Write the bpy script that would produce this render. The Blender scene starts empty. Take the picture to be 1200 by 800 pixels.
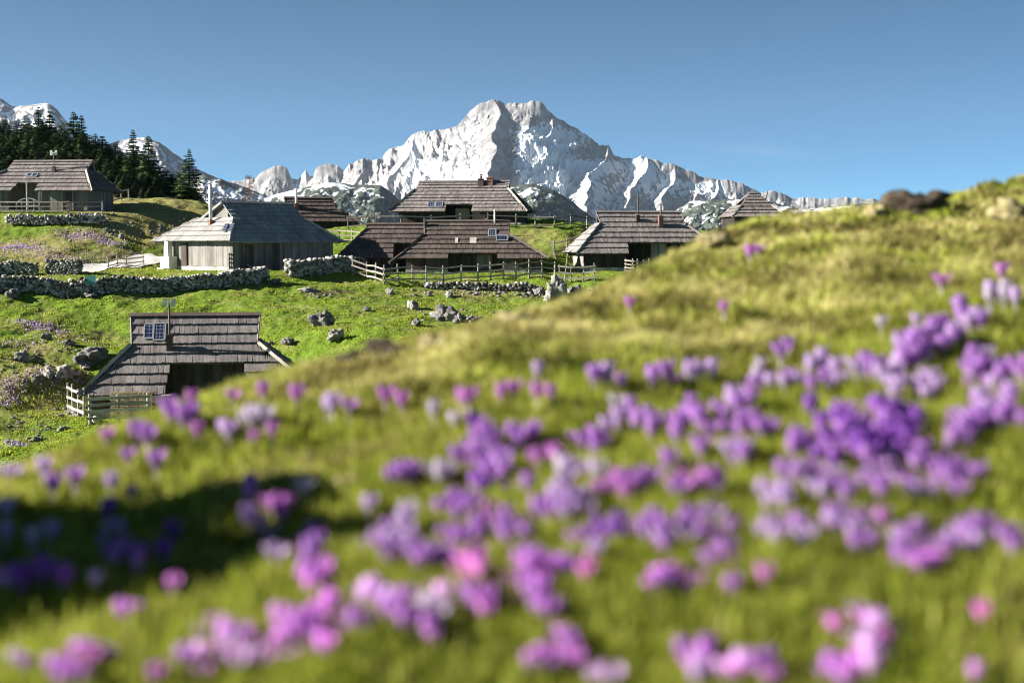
import bpy, bmesh, math, random
import numpy as np
from mathutils import Vector, Matrix, noise as mnoise

random.seed(7); rng = np.random.RandomState(7)
C = bpy.context.scene.collection
SC = bpy.context.scene

# ------------------------------------------------------------------ camera, light, exposure
F = 1667.0                      # focal length in photo pixels (1200 wide): a 50 mm lens
PITCH = math.atan(110.0 / F)    # level horizon sits 110 px above the picture centre
cam = bpy.data.cameras.new('camera'); camo = bpy.data.objects.new('camera', cam); C.objects.link(camo)
cam.sensor_width = 36.0; cam.lens = 36.0 * F / 1200.0
camo.location = (0, 0, 0); camo.rotation_euler = (math.pi / 2 - PITCH, 0, 0)
cam.clip_start = 0.05; cam.clip_end = 40000
cam.dof.use_dof = True; cam.dof.focus_distance = 95.0; cam.dof.aperture_fstop = 2.5
SC.camera = camo

L = Vector((0.925, 0.10, -0.42)).normalized()      # direction the sunlight travels
sun = bpy.data.lights.new('sun', 'SUN'); suno = bpy.data.objects.new('sun', sun); C.objects.link(suno)
sun.energy = 5.0; sun.angle = math.radians(0.5); sun.color = (1.0, 0.955, 0.88)
suno.rotation_euler = L.to_track_quat('-Z', 'Y').to_euler(); suno.location = (-60, -10, 60)
W = bpy.data.worlds.new('World'); SC.world = W; W.use_nodes = True
wn = W.node_tree; bg = wn.nodes['Background']
sky = wn.nodes.new('ShaderNodeTexSky'); sky.sky_type = 'NISHITA'; sky.sun_disc = False
sky.sun_elevation = math.asin(-L.z); sky.sun_rotation = math.atan2(-L.x, -L.y)
sky.altitude = 2600; sky.air_density = 0.32; sky.dust_density = 0.7; sky.ozone_density = 3.0
wn.links.new(sky.outputs[0], bg.inputs[0]); bg.inputs[1].default_value = 0.05
SC.view_settings.view_transform = 'Standard'; SC.view_settings.look = 'None'
SC.view_settings.gamma = 1.0; SC.view_settings.use_curve_mapping = False
SC.view_settings.exposure = 1.68
tc = wn.nodes.new('ShaderNodeTexCoord'); sx = wn.nodes.new('ShaderNodeSeparateXYZ'); wn.links.new(tc.outputs['Generated'], sx.inputs[0])
def wm(op, a, b=0.0):
    q = wn.nodes.new('ShaderNodeMath'); q.operation = op
    for i, v in enumerate((a, b)):
        if isinstance(v, (int, float)): q.inputs[i].default_value = v
        else: wn.links.new(v, q.inputs[i])
    return q.outputs[0]
ct_, cs_ = wm('DIVIDE', sx.outputs[0], sx.outputs[1]), wm('DIVIDE', sx.outputs[2], sx.outputs[1])      # a thin wisp of cirrus right of the peak
gt_ = wm('POWER', wm('DIVIDE', wm('SUBTRACT', ct_, .174), .03), 2.0); gs_ = wm('POWER', wm('DIVIDE', wm('SUBTRACT', wm('ADD', cs_, wm('MULTIPLY', ct_, .06)), .0775), .0032), 2.0)
wz = wn.nodes.new('ShaderNodeTexNoise'); wz.inputs['Scale'].default_value = 30; wz.inputs['Detail'].default_value = 5; wmap = wn.nodes.new('ShaderNodeMapping'); wmap.inputs['Scale'].default_value = (1, 1, 6)
wn.links.new(tc.outputs['Generated'], wmap.inputs[0]); wn.links.new(wmap.outputs[0], wz.inputs['Vector'])
wf = wm('MULTIPLY', wm('MULTIPLY', wm('EXPONENT', wm('MULTIPLY', wm('ADD', gt_, gs_), -1.0)), wz.outputs['Fac']), wm('MULTIPLY', wm('GREATER_THAN', sx.outputs[1], 0.0), .16))
wmx = wn.nodes.new('ShaderNodeMix'); wmx.data_type = 'RGBA'; wn.links.new(wf, wmx.inputs[0]); wt = wn.nodes.new('ShaderNodeMix'); wt.data_type = 'RGBA'; wt.blend_type = 'MULTIPLY'; wt.inputs[0].default_value = 1; wn.links.new(sky.outputs[0], wt.inputs[6]); wt.inputs[7].default_value = (.80, 1.12, .97, 1); wn.links.new(wt.outputs[2], wmx.inputs[6]); wmx.inputs[7].default_value = (6, 6, 6.2, 1); wn.links.new(wmx.outputs[2], bg.inputs[0])
SC.cycles.pixel_filter_type = 'BLACKMAN_HARRIS'; SC.cycles.filter_width = 1.1
SC.cycles.use_denoising = True
try: SC.cycles.denoiser = 'OPENIMAGEDENOISE'
except Exception: pass
SC.cycles.max_bounces = 5; SC.cycles.diffuse_bounces = 3; SC.cycles.transparent_max_bounces = 6
SC.cycles.sample_clamp_indirect = 8.0

cp, sp_ = math.cos(PITCH), math.sin(PITCH)
def ray(px, py):
    """photo pixel -> (x/y, z/y) of the sight line"""
    a = (np.asarray(px, float) - 600) / F; b = -(np.asarray(py, float) - 400) / F
    dy = cp + b * sp_; dz = b * cp - sp_
    return a / dy, dz / dy
def P(px, py, Y):
    t, s = ray(px, py); return Vector((float(t) * Y, Y, float(s) * Y))
def proj(p):
    x, y, z = p; zc = y * cp - z * sp_; yc = y * sp_ + z * cp
    return 600 + F * x / zc, 400 - F * yc / zc

# ------------------------------------------------------------------ numpy noise
_rs = np.random.RandomState(3); PERM = np.concatenate([_rs.permutation(1024)] * 3)
_ga = _rs.rand(1024) * 2 * np.pi; GX, GY = np.cos(_ga), np.sin(_ga)
def pn(x, y, seed=0):
    x = np.asarray(x, float) + seed * 17.37; y = np.asarray(y, float) + seed * 9.73
    x0 = np.floor(x).astype(int); y0 = np.floor(y).astype(int); fx = x - x0; fy = y - y0
    def g(i, j, dx, dy):
        h = PERM[PERM[i & 1023] + (j & 1023)]; return GX[h] * dx + GY[h] * dy
    u = fx * fx * fx * (fx * (fx * 6 - 15) + 10); v = fy * fy * fy * (fy * (fy * 6 - 15) + 10)
    a = g(x0, y0, fx, fy); b = g(x0 + 1, y0, fx - 1, fy); c = g(x0, y0 + 1, fx, fy - 1); d = g(x0 + 1, y0 + 1, fx - 1, fy - 1)
    return 1.5 * ((a + (b - a) * u) * (1 - v) + (c + (d - c) * u) * v)
def fbm(x, y, o=4, seed=0, gain=.5):
    s = 0; a = 1.0; f = 1.0
    for k in range(o): s = s + a * pn(np.asarray(x) * f, np.asarray(y) * f, seed + k * 3); a *= gain; f *= 2.03
    return s
def ridged(x, y, o=4, seed=0, gain=.5):
    s = 0; a = 1.0; f = 1.0; tot = 0
    for k in range(o):
        s = s + a * (1 - np.abs(pn(np.asarray(x) * f, np.asarray(y) * f, seed + k * 3))); tot += a; a *= gain; f *= 2.1
    return s / tot
def sstep(a, b, x):
    t = np.clip((x - a) / (b - a), 0, 1); return t * t * (3 - 2 * t)

# ------------------------------------------------------------------ object helpers
def tag(o, label=None, cat=None, group=None, kind=None):
    if label: o['label'] = label
    if cat: o['category'] = cat
    if group: o['group'] = group
    if kind: o['kind'] = kind
    return o
def thing(name, label, cat, loc=(0, 0, 0), rz=0, group=None):
    o = bpy.data.objects.new(name, None); C.objects.link(o)
    o.location = loc; o.rotation_euler = (0, 0, rz); o.empty_display_size = .2
    return tag(o, label, cat, group)
class MB:
    def __init__(s): s.v = []; s.f = []; s.t = []
    def box8(s, p, t=.5):
        n = len(s.v); s.v += [tuple(q) for q in p]
        for q in ((0, 3, 2, 1), (4, 5, 6, 7), (0, 1, 5, 4), (1, 2, 6, 5), (2, 3, 7, 6), (3, 0, 4, 7)):
            s.f.append(tuple(n + i for i in q)); s.t.append(t)
    def box(s, x0, x1, y0, y1, z0, z1, t=.5):
        s.box8([(x0, y0, z0), (x1, y0, z0), (x1, y1, z0), (x0, y1, z0), (x0, y0, z1), (x1, y0, z1), (x1, y1, z1), (x0, y1, z1)], t)
    def bar(s, a, b, w, h, t=.5, up=Vector((0, 0, 1))):
        a = Vector(a); b = Vector(b); d = (b - a).normalized()
        sx = d.cross(up)
        if sx.length < 1e-3: sx = d.cross(Vector((1, 0, 0)))
        sx.normalize(); u = sx.cross(d) * (h / 2); sx = sx * (w / 2)
        s.box8([a - sx - u, a + sx - u, b + sx - u, b - sx - u, a - sx + u, a + sx + u, b + sx + u, b - sx + u], t)
    def tube(s, a, b, r0, r1=None, n=10, t=.5):
        a = Vector(a); b = Vector(b); r1 = r0 if r1 is None else r1
        d = (b - a).normalized(); x = d.orthogonal().normalized(); y = d.cross(x); k = len(s.v)
        for c, r in ((a, r0), (b, r1)):
            for i in range(n):
                an = 2 * math.pi * i / n; s.v.append(tuple(c + x * math.cos(an) * r + y * math.sin(an) * r))
        for i in range(n):
            j = (i + 1) % n; s.f.append((k + i, k + j, k + n + j, k + n + i)); s.t.append(t)
        s.f.append(tuple(k + i for i in reversed(range(n)))); s.t.append(t)
        s.f.append(tuple(k + n + i for i in range(n))); s.t.append(t)
    def poly(s, pts, t=.5):
        n = len(s.v); s.v += [tuple(q) for q in pts]; s.f.append(tuple(range(n, n + len(pts)))); s.t.append(t)
    def prism(s, pts, off, t=.5):
        pts = [Vector(p) for p in pts]; off = Vector(off); q = [p + off for p in pts]; k = len(pts)
        s.poly(pts, t); s.poly(list(reversed(q)), t)
        for i in range(k): j = (i + 1) % k; s.poly([pts[i], q[i], q[j], pts[j]], t)
    def build(s, name, mat, parent=None, smooth=False):
        return mesh_obj(name, s.v, s.f, mat, parent, {'tone': ('FACE', s.t)}, smooth)
def mesh_obj(name, v, f, mat, parent=None, attrs=None, smooth=False):
    me = bpy.data.meshes.new(name); me.from_pydata(v, [], f)
    for k, (dom, vals) in (attrs or {}).items():
        a = me.attributes.new(k, 'FLOAT', dom); a.data.foreach_set('value', np.asarray(vals, np.float32))
    me.materials.append(mat)
    if smooth: me.polygons.foreach_set('use_smooth', [True] * len(me.polygons))
    me.update(); o = bpy.data.objects.new(name, me); C.objects.link(o)
    if parent: o.parent = parent
    return o
def np_mesh(name, V, Q, mat, attrs=None, smooth=True, k=4, kind=None, parent=None):
    """fast mesh from numpy: V (n,3), Q (m,k)"""
    me = bpy.data.meshes.new(name); V = np.asarray(V, np.float32); Q = np.asarray(Q, np.int32)
    me.vertices.add(len(V)); me.vertices.foreach_set('co', V.ravel())
    me.loops.add(Q.size); me.loops.foreach_set('vertex_index', Q.ravel())
    me.polygons.add(len(Q)); me.polygons.foreach_set('loop_start', np.arange(len(Q), dtype=np.int32) * k)
    if smooth: me.polygons.foreach_set('use_smooth', np.ones(len(Q), bool))
    for a, (dom, vals) in (attrs or {}).items():
        at = me.attributes.new(a, 'FLOAT', dom); at.data.foreach_set('value', np.asarray(vals, np.float32).ravel())
    me.materials.append(mat); me.update(calc_edges=True); me.validate()
    o = bpy.data.objects.new(name, me); C.objects.link(o)
    if kind: o['kind'] = kind
    if parent: o.parent = parent
    return o
def grid_quads(nr, nc):
    i = np.arange(nr - 1)[:, None] * nc + np.arange(nc - 1)[None, :]
    return np.stack([i, i + 1, i + nc + 1, i + nc], -1).reshape(-1, 4)

# ------------------------------------------------------------------ materials
class M:
    def __init__(s, name, rough=.85, spec=.3):
        s.m = bpy.data.materials.new(name); s.m.use_nodes = True; s.nt = s.m.node_tree
        s.b = s.nt.nodes['Principled BSDF']; s.b.inputs['Roughness'].default_value = rough
        s.b.inputs['Specular IOR Level'].default_value = spec
    def n(s, t, **kw):
        n = s.nt.nodes.new(t)
        for k, v in kw.items(): setattr(n, k, v)
        return n
    def l(s, a, b): s.nt.links.new(a, b)
    def attr(s, name): return s.n('ShaderNodeAttribute', attribute_name=name).outputs['Fac']
    def co(s, scale=(1, 1, 1), kind='Object'):
        c = s.n('ShaderNodeTexCoord'); mp = s.n('ShaderNodeMapping'); mp.inputs['Scale'].default_value = scale
        s.l(c.outputs[kind], mp.inputs[0]); return mp.outputs[0]
    def noise(s, scale, vec=None, detail=4, rough=.55):
        n = s.n('ShaderNodeTexNoise'); n.inputs['Scale'].default_value = scale; n.inputs['Detail'].default_value = detail
        n.inputs['Roughness'].default_value = rough
        if vec is not None: s.l(vec, n.inputs['Vector'])
        return n.outputs['Fac']
    def ramp(s, fac, stops):
        r = s.n('ShaderNodeValToRGB'); e = r.color_ramp.elements
        while len(e) < len(stops): e.new(.5)
        for q, (p, c) in zip(e, stops): q.position = p; q.color = (*c, 1) if len(c) == 3 else c
        s.l(fac, r.inputs[0]); return r.outputs[0]
    def mix(s, fac, a, b, mode='MIX'):
        m = s.n('ShaderNodeMix', data_type='RGBA', blend_type=mode)
        for sock, v in ((m.inputs[0], fac), (m.inputs[6], a), (m.inputs[7], b)):
            if isinstance(v, (int, float)): sock.default_value = v
            elif isinstance(v, tuple): sock.default_value = (*v, 1)
            else: s.l(v, sock)
        return m.outputs[2]
    def math(s, op, a, b=0.0, clamp=False):
        m = s.n('ShaderNodeMath', operation=op, use_clamp=clamp)
        for i, v in enumerate((a, b)):
            if isinstance(v, (int, float)): m.inputs[i].default_value = v
            else: s.l(v, m.inputs[i])
        return m.outputs[0]
    def bump(s, h, strength=.5, dist=.02):
        b = s.n('ShaderNodeBump'); b.inputs['Strength'].default_value = strength; b.inputs['Distance'].default_value = dist
        s.l(h, b.inputs['Height']); s.l(b.outputs[0], s.b.inputs['Normal'])
    def col(s, c):
        if isinstance(c, tuple): s.b.inputs['Base Color'].default_value = (*c, 1)
        else: s.l(c, s.b.inputs['Base Color'])
        return s.m
    def translucent(s, c, fac):
        tr = s.n('ShaderNodeBsdfTranslucent'); mx = s.n('ShaderNodeMixShader'); mx.inputs[0].default_value = fac
        if isinstance(c, tuple): tr.inputs[0].default_value = (*c, 1)
        else: s.l(c, tr.inputs[0])
        out = s.nt.nodes['Material Output']
        s.l(s.b.outputs[0], mx.inputs[1]); s.l(tr.outputs[0], mx.inputs[2]); s.l(mx.outputs[0], out.inputs['Surface'])

def mat_wood(name, dark, mid, light, vscale=(7, 7, 1.5), rough=.85):
    m = M(name, rough, .25); t = m.attr('tone')
    c = m.ramp(t, [(0.0, dark), (.5, mid), (1.0, light)])
    n1 = m.noise(1.0, m.co(vscale), 5, .65)
    c = m.mix(.55, c, m.ramp(n1, [(.3, (.45, .44, .44)), (.7, (1.3, 1.28, 1.25))]), 'MULTIPLY')
    n2 = m.noise(.55, m.co(), 3)                       # weathered blotches
    c = m.mix(.5, c, m.ramp(n2, [(.35, (.6, .58, .6)), (.65, (1.22, 1.2, 1.16))]), 'MULTIPLY')
    m.bump(n1, .35, .02); return m.col(c)
MT = {}
MT['roof_grey'] = mat_wood('weathered shingle grey', (.12, .10, .10), (.195, .17, .165), (.29, .26, .245))
MT['roof_brown'] = mat_wood('weathered shingle brown', (.065, .05, .044), (.105, .082, .073), (.17, .137, .122))
MT['roof_dark'] = mat_wood('dark shingle', (.07, .05, .045), (.115, .085, .075), (.17, .135, .12))
MT['roof_sunlit'] = mat_wood('sunlit hip shingle', (.21, .204, .196), (.30, .291, .278), (.41, .397, .378))  # paler copy for sun-facing hips, the sunlight put into its colour
MT['wall_grey'] = mat_wood('silver wall boards', (.17, .157, .14), (.255, .238, .215), (.365, .343, .31), (7, 7, .8))
MT['roof_silver'] = mat_wood('blue grey shingle', (.19, .19, .195), (.285, .285, .285), (.39, .385, .375))
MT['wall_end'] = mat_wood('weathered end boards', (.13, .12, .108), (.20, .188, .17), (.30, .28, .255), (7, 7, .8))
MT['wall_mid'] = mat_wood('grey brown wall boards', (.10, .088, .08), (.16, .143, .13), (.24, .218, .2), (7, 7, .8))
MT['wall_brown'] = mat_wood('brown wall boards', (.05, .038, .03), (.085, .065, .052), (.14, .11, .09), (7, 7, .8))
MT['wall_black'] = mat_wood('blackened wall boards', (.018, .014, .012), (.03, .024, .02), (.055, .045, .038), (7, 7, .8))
MT['board_pale'] = mat_wood('pale barge board', (.30, .275, .23), (.40, .37, .32), (.52, .48, .41), (5, 5, 5))
MT['fence'] = mat_wood('split rail wood', (.22, .195, .165), (.34, .305, .255), (.48, .435, .36), (6, 6, 6))
MT['fence_dark'] = mat_wood('weathered rail wood', (.15, .135, .12), (.225, .205, .18), (.32, .295, .26), (6, 6, 6))
MT['logs'] = mat_wood('cut firewood', (.30, .22, .13), (.46, .36, .22), (.6, .5, .33), (9, 9, 9))
def mat_simple(name, c, rough=.6, metal=0.0, n=0.25):
    m = M(name, rough, .4); m.b.inputs['Metallic'].default_value = metal
    f = m.noise(6, m.co(), 4); col = m.mix(n, c, m.ramp(f, [(.3, (.4, .4, .4)), (.7, (1.5, 1.45, 1.4))]), 'MULTIPLY')
    return m.col(col)
MT['metal_pale'] = mat_simple('galvanised flue', (.55, .54, .52), .5, .15)
MT['metal_dark'] = mat_simple('rusty flue', (.07, .045, .04), .7)
MT['metal_red'] = mat_simple('red brown flue', (.20, .09, .065), .7)
MT['white'] = mat_simple('white lime wash', (.72, .69, .62), .85)
MT['dark_gap'] = mat_simple('unlit interior tone', (.012, .010, .009), .9)  # near-black window fill, the unlit inside put into its colour
MT['blind'] = mat_simple('pale wooden shutter', (.34, .24, .15), .8)
MT['alu'] = mat_simple('aluminium frame', (.6, .6, .6), .4, .6, .1)
MT['plaque'] = mat_simple('green plaque', (.06, .22, .20), .5)
m = M('solar cells', .25, .5)
br = m.n('ShaderNodeTexBrick'); br.offset = 0; br.inputs['Color1'].default_value = (.012, .018, .05, 1); br.inputs['Color2'].default_value = (.016, .022, .06, 1)
br.inputs['Mortar'].default_value = (.25, .27, .3, 1); br.inputs['Scale'].default_value = 1; br.inputs['Mortar Size'].default_value = .008
br.inputs['Brick Width'].default_value = .17; br.inputs['Row Height'].default_value = .17; m.l(m.co(), br.inputs['Vector'])
MT['solar'] = m.col(br.outputs['Color'])

def mat_rock(name, a, b, c, lichen=(.22, .2, .12), sc=1.0, moss=0.0):
    m = M(name, .95, .15); v = m.co((sc, sc, sc))
    n1 = m.noise(2.2, v, 8, .62); n2 = m.noise(7, v, 5, .6); n3 = m.noise(1.1, v, 3)
    col = m.ramp(n1, [(.3, a), (.5, b), (.7, c)])
    col = m.mix(m.math('MULTIPLY', m.math('SUBTRACT', n2, .52, True), 3.5, True), col, lichen)
    if moss:
        g = m.n('ShaderNodeNewGeometry'); sx = m.n('ShaderNodeSeparateXYZ'); m.l(g.outputs['Normal'], sx.inputs[0])
        up = m.math('MULTIPLY', m.math('SUBTRACT', m.math('ADD', sx.outputs[2], m.math('MULTIPLY', n3, .5)), .95), 4 * moss, True)
        col = m.mix(up, col, (.20, .19, .05))
    m.bump(n1, .8, .12 / sc); return m.col(col)
MT['rock'] = mat_rock('limestone boulder', (.06, .056, .052), (.16, .15, .14), (.30, .285, .265), (.10, .097, .08))
MT['rock_pale'] = mat_rock('pale limestone', (.12, .11, .10), (.25, .235, .215), (.40, .375, .34))
MT['rock_brown'] = mat_rock('mossy dark stone', (.02, .015, .011), (.05, .036, .026), (.11, .085, .06), (.08, .07, .03), 9)
MT['rock_tan'] = mat_rock('tan stone', (.16, .125, .065), (.27, .225, .11), (.40, .34, .19), (.22, .19, .06), 6)
m = M('dry stone', .95, .15); t = m.attr('tone'); n1 = m.noise(9, m.co(), 5)
c = m.ramp(t, [(0, (.08, .075, .07)), (.5, (.26, .245, .22)), (1, (.52, .49, .45))])
MT['drystone'] = m.col(m.mix(.6, c, m.ramp(n1, [(.3, (.5, .5, .5)), (.7, (1.3, 1.3, 1.25))]), 'MULTIPLY'))

# ------------------------------------------------------------------ GROUND, near: the crocus slope
HC, SY, SX = .62, .127, .076        # eye height over the slope, and the slope's rise away from us and to the right
_rp = np.array([-400, -200, 0, 60, 130, 200, 250, 300, 350, 420, 480, 540, 600, 650, 700, 760, 800, 830, 870, 920, 980, 1040, 1100, 1150, 1200, 1400, 1700.])
_ry = np.array([620, 600, 560, 528, 498, 471, 456, 440, 425, 407, 394, 382, 367, 354, 337, 309, 290, 273, 259, 248, 241, 236, 227, 217, 205, 165, 140.])
_rt, _rsl = ray(_rp, _ry)
def dridge(t):
    s = np.interp(t, _rt, _rsl); return HC / np.maximum(SY + SX * t - s, .05)
_COR = None
def znear(x, y, fine=True):
    x = np.asarray(x, float); y = np.asarray(y, float)
    yy = np.maximum(y, .25); t = np.clip(x / yy, -.62, .66); d = dridge(t)
    z = -HC + SY * y + SX * x
    u = np.maximum(y - .90 * d, 0); z = z - .78 * (np.sqrt(u * u + .9 ** 2) - .9)
    z = z - .10 * np.maximum(x - 3.5, 0) - .05 * np.maximum(-y, 0)
    z = z + .026 * pn(x * 1.7, y * 1.7, 5) + .022 * pn(x * 4.1, y * 4.1, 8) + .03 * np.maximum(pn(x * 2.6, y * 2.6, 21) - .15, 0) + .016 * np.abs(pn(x * 6.5, y * 6.5, 23))
    if _COR is not None: z = z + y * np.interp(t, _COR[0], _COR[1]) * sstep(.35, .9, y / d)
    if fine: z = z + .007 * pn(x * 13, y * 13, 2) + .004 * pn(x * 31, y * 31, 4)
    return z
_ct0 = np.linspace(-.6, .64, 320); _cy0 = np.linspace(.8, 9, 420); _cT, _cY = np.meshgrid(_ct0, _cy0)
for _ in range(3):      # bring the crest to the outline seen in the photograph
    _sm = (znear(_cT * _cY, _cY, False) / _cY + .018 / _cY).max(0); _dl = np.interp(_ct0, _rt, _rsl) - _sm
    _dl = np.convolve(np.pad(_dl, 4, mode='edge'), np.ones(9) / 9, 'valid')
    _COR = (_ct0, _dl + (_COR[1] if _COR is not None else 0))
def near_point(px, py, hh=0.0):
    """where the sight line through a photo pixel meets the slope, hh above it"""
    t, s = ray(px, py); t = float(t); s = float(s)
    ys = np.linspace(.6, 9, 700); g = znear(t * ys, ys) + hh - s * ys
    k = np.where(g > 0)[0]
    y = ys[k[0]] if len(k) else float(dridge(t)) * .97
    return t * y, y

def mat_ground(name):
    m = M(name, .95, .1); v = m.co()
    dry = m.attr('dry'); dirt = m.attr('dirt')
    n1 = m.noise(1.3, v, 6, .6); n2 = m.noise(9, v, 5, .65)
    green = m.ramp(n2, [(.3, (.045, .075, .008)), (.5, (.115, .18, .016)), (.72, (.20, .27, .035))])
    straw = m.ramp(n2, [(.3, (.10, .09, .03)), (.5, (.21, .19, .065)), (.72, (.36, .32, .14))])
    f = m.math('ADD', dry, m.math('MULTIPLY', m.math('SUBTRACT', n1, .5), .9))
    c = m.mix(m.ramp(f, [(.25, (0, 0, 0)), (.75, (1, 1, 1))]), green, straw)
    brown = m.ramp(n2, [(.3, (.035, .025, .012)), (.7, (.13, .095, .05))])
    g2 = m.math('ADD', dirt, m.math('MULTIPLY', m.math('SUBTRACT', n1, .5), .8))
    c = m.mix(m.ramp(g2, [(.4, (0, 0, 0)), (.7, (1, 1, 1))]), c, brown)
    m.bump(n2, .6, .05); return m.col(c)
MT['turf'] = mat_ground('alpine turf')

# near slope sheet
ts = np.concatenate([np.linspace(-4.2, -1.2, 40), np.linspace(-1.17, 2.4, 260), np.linspace(2.45, 7.5, 50)])
ys = np.concatenate([np.linspace(-2.5, .5, 25), np.linspace(.53, 3.0, 150), 3.0 + 24 * np.linspace(0.005, 1, 150) ** 1.7])
X, Y = np.meshgrid(ts, ys); spread = 1 + np.maximum(Y - 4, 0) * .10; X = X * spread
Z = znear(X, Y)
dry = np.clip(.62 + .35 * pn(X * .9, Y * .9, 31) + .25 * pn(X * 3.1, Y * 3.1, 33) + .25 * sstep(2.2, 3.6, Y) - .25 * sstep(2.3, 1.5, Y), 0, 1)
dirt = np.clip(.12 + .35 * pn(X * 2.3, Y * 2.3, 41) + .2 * pn(X * 6, Y * 6, 43), 0, 1)
np_mesh('hillside', np.stack([X, Y, Z], -1).reshape(-1, 3), grid_quads(*X.shape), MT['turf'],
        {'dry': ('POINT', dry), 'dirt': ('POINT', dirt)}, kind='structure')

# ------------------------------------------------------------------ GROUND, middle distance: the alp with the huts
CT = np.array([
 (-300,900,20),(200,800,20),(600,780,20),(1000,760,20),(1500,740,20),(-300,640,45),(0,600,45),(300,560,45),(600,490,50),(900,420,55),(1400,360,60),
 (-300,545,60),(0,536,60),(60,520,62),(100,507,63),(230,490,64),(340,478,67),(450,430,74),(600,385,84),(750,352,95),(1000,315,110),(1300,305,115),
 (97,489,67),(230,489,67),(370,489,67),(110,466,75),(230,466,75),(355,463,75),
 (0,470,68),(60,478,68),(0,425,74),(60,432,74),(100,440,74),(120,425,77),(0,392,80),(50,405,79),(0,366,86),(60,383,84),(110,398,83),(150,405,82),
 (160,372,87),(235,372,87),(300,368,87),(380,378,84),(420,402,78),(500,378,85),(560,366,91),(470,350,95),(560,349,98),(640,348,99),(350,333,98),
 (0,341,90),(100,344,91),(200,341,93),(313,328,97),(-200,340,90),(250,320,100),(380,318,104),(340,322,101),
 (60,323,98),(0,323,98),(120,317,103),(180,311,108),(0,309,103),(0,286,109),(70,286,109),(140,295,110),(0,265,113),(70,264,113),(130,263,114),(-200,265,113),
 (0,249,116),(70,249,116),(120,249,116),(70,246,125),(-150,248,118),(160,246,120),(205,238,124),(165,233,126),(238,240,126),(200,262,118),(175,285,113),
 (190,317,103),(270,319,100),(390,313,106),(330,300,112),(400,284,114),(440,286,113),(380,273,124),(425,274,124),
 (420,321,104),(500,321,104),(560,320,105),(640,320,105),(560,313,114),(430,312,112),(520,331,101),(620,333,101),
 (480,263,119),(560,263,119),(620,264,119),(540,260,130),(660,268,118),(690,269,120),(640,291,112),
 (665,318,106),(720,319,106),(780,318,107),(735,310,118),(700,331,101),(850,269,132),(900,269,134),(800,295,122),(1000,275,135),
 (0,218,142),(-200,205,145),(100,224,142),(150,226,142),(225,240,145),(0,198,170),(100,212,170),(200,236,170),(-250,190,175),
 (0,300,230),(200,320,230),(300,300,150),(450,300,150),(600,300,150),(800,305,155),(1000,300,160),(1300,300,160),
 (-300,420,280),(100,420,280),(300,420,240),(600,420,240),(900,420,240),(1200,420,240),(1500,420,240)], float)
def _feat(t, Y): return np.stack([t * 4.2, np.log(Y) * 5.0], -1)
_ct, _cs = ray(CT[:, 0], CT[:, 1]); _cf = _feat(_ct, CT[:, 2]); _v = _cs
def _K(a, b):
    r2 = ((a[:, None, :] - b[None, :, :]) ** 2).sum(-1) + .004; return np.sqrt(r2)
_A = _K(_cf, _cf); _n = len(CT); _B = np.zeros((_n + 3, _n + 3)); _B[:_n, :_n] = _A - np.eye(_n) * .002
_B[:_n, _n] = 1; _B[:_n, _n + 1:] = _cf; _B[_n, :_n] = 1; _B[_n + 1:, :_n] = _cf.T
_w = np.linalg.solve(_B, np.concatenate([_v, np.zeros(3)]))
def zmeadow_base(x, y):
    x = np.asarray(x, float).ravel(); y = np.asarray(y, float).ravel(); out = np.empty_like(x)
    for k in range(0, len(x), 20000):
        q = _feat(x[k:k + 20000] / y[k:k + 20000], y[k:k + 20000])
        out[k:k + 20000] = (_K(q, _cf) @ _w[:_n] + _w[_n] + q @ _w[_n + 1:]) * y[k:k + 20000]
    return out
PADS = []     # level ground under the huts: (x, y, rx, ry, z)
def zmeadow(x, y):
    sh = np.shape(x); x = np.asarray(x, float).ravel(); y = np.asarray(y, float).ravel()
    z = zmeadow_base(x, y)
    rough = sstep(0, 14, np.abs(x - (-10)) + .0 * y) * .5 + .5
    nz = .22 * pn(x * .22, y * .22, 51) + .16 * pn(x * .55, y * .55, 52) * rough + .07 * pn(x * 1.5, y * 1.5, 53) + .035 * pn(x * 3.7, y * 3.7, 54)
    nz = nz * sstep(20, 50, y) * 1.0
    for (cx, cy, rx, ry, zz) in PADS:
        r = np.sqrt(((x - cx) / rx) ** 2 + ((y - cy) / ry) ** 2); w = sstep(1.5, .75, r)
        z = z * (1 - w) + zz * w; nz = nz * (1 - w)
    return (z + nz).reshape(sh)
def gp(px, py, Y0=None):
    """ground point seen at a photo pixel, searched near depth Y0"""
    t, s = ray(px, py); t = float(t); s = float(s); yy = np.linspace(Y0 - 14, Y0 + 14, 400)
    g = zmeadow(t * yy, yy) - s * yy; k = np.where((g[:-1] < 0) & (g[1:] >= 0))[0]
    y = yy[k[np.argmin(np.abs(yy[k] - Y0))]] if len(k) else Y0
    return Vector((t * y, y, float(zmeadow(np.array([t * y]), np.array([y]))[0])))
def gz(x, y): return float(zmeadow(np.array([x]), np.array([y]))[0])

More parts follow.
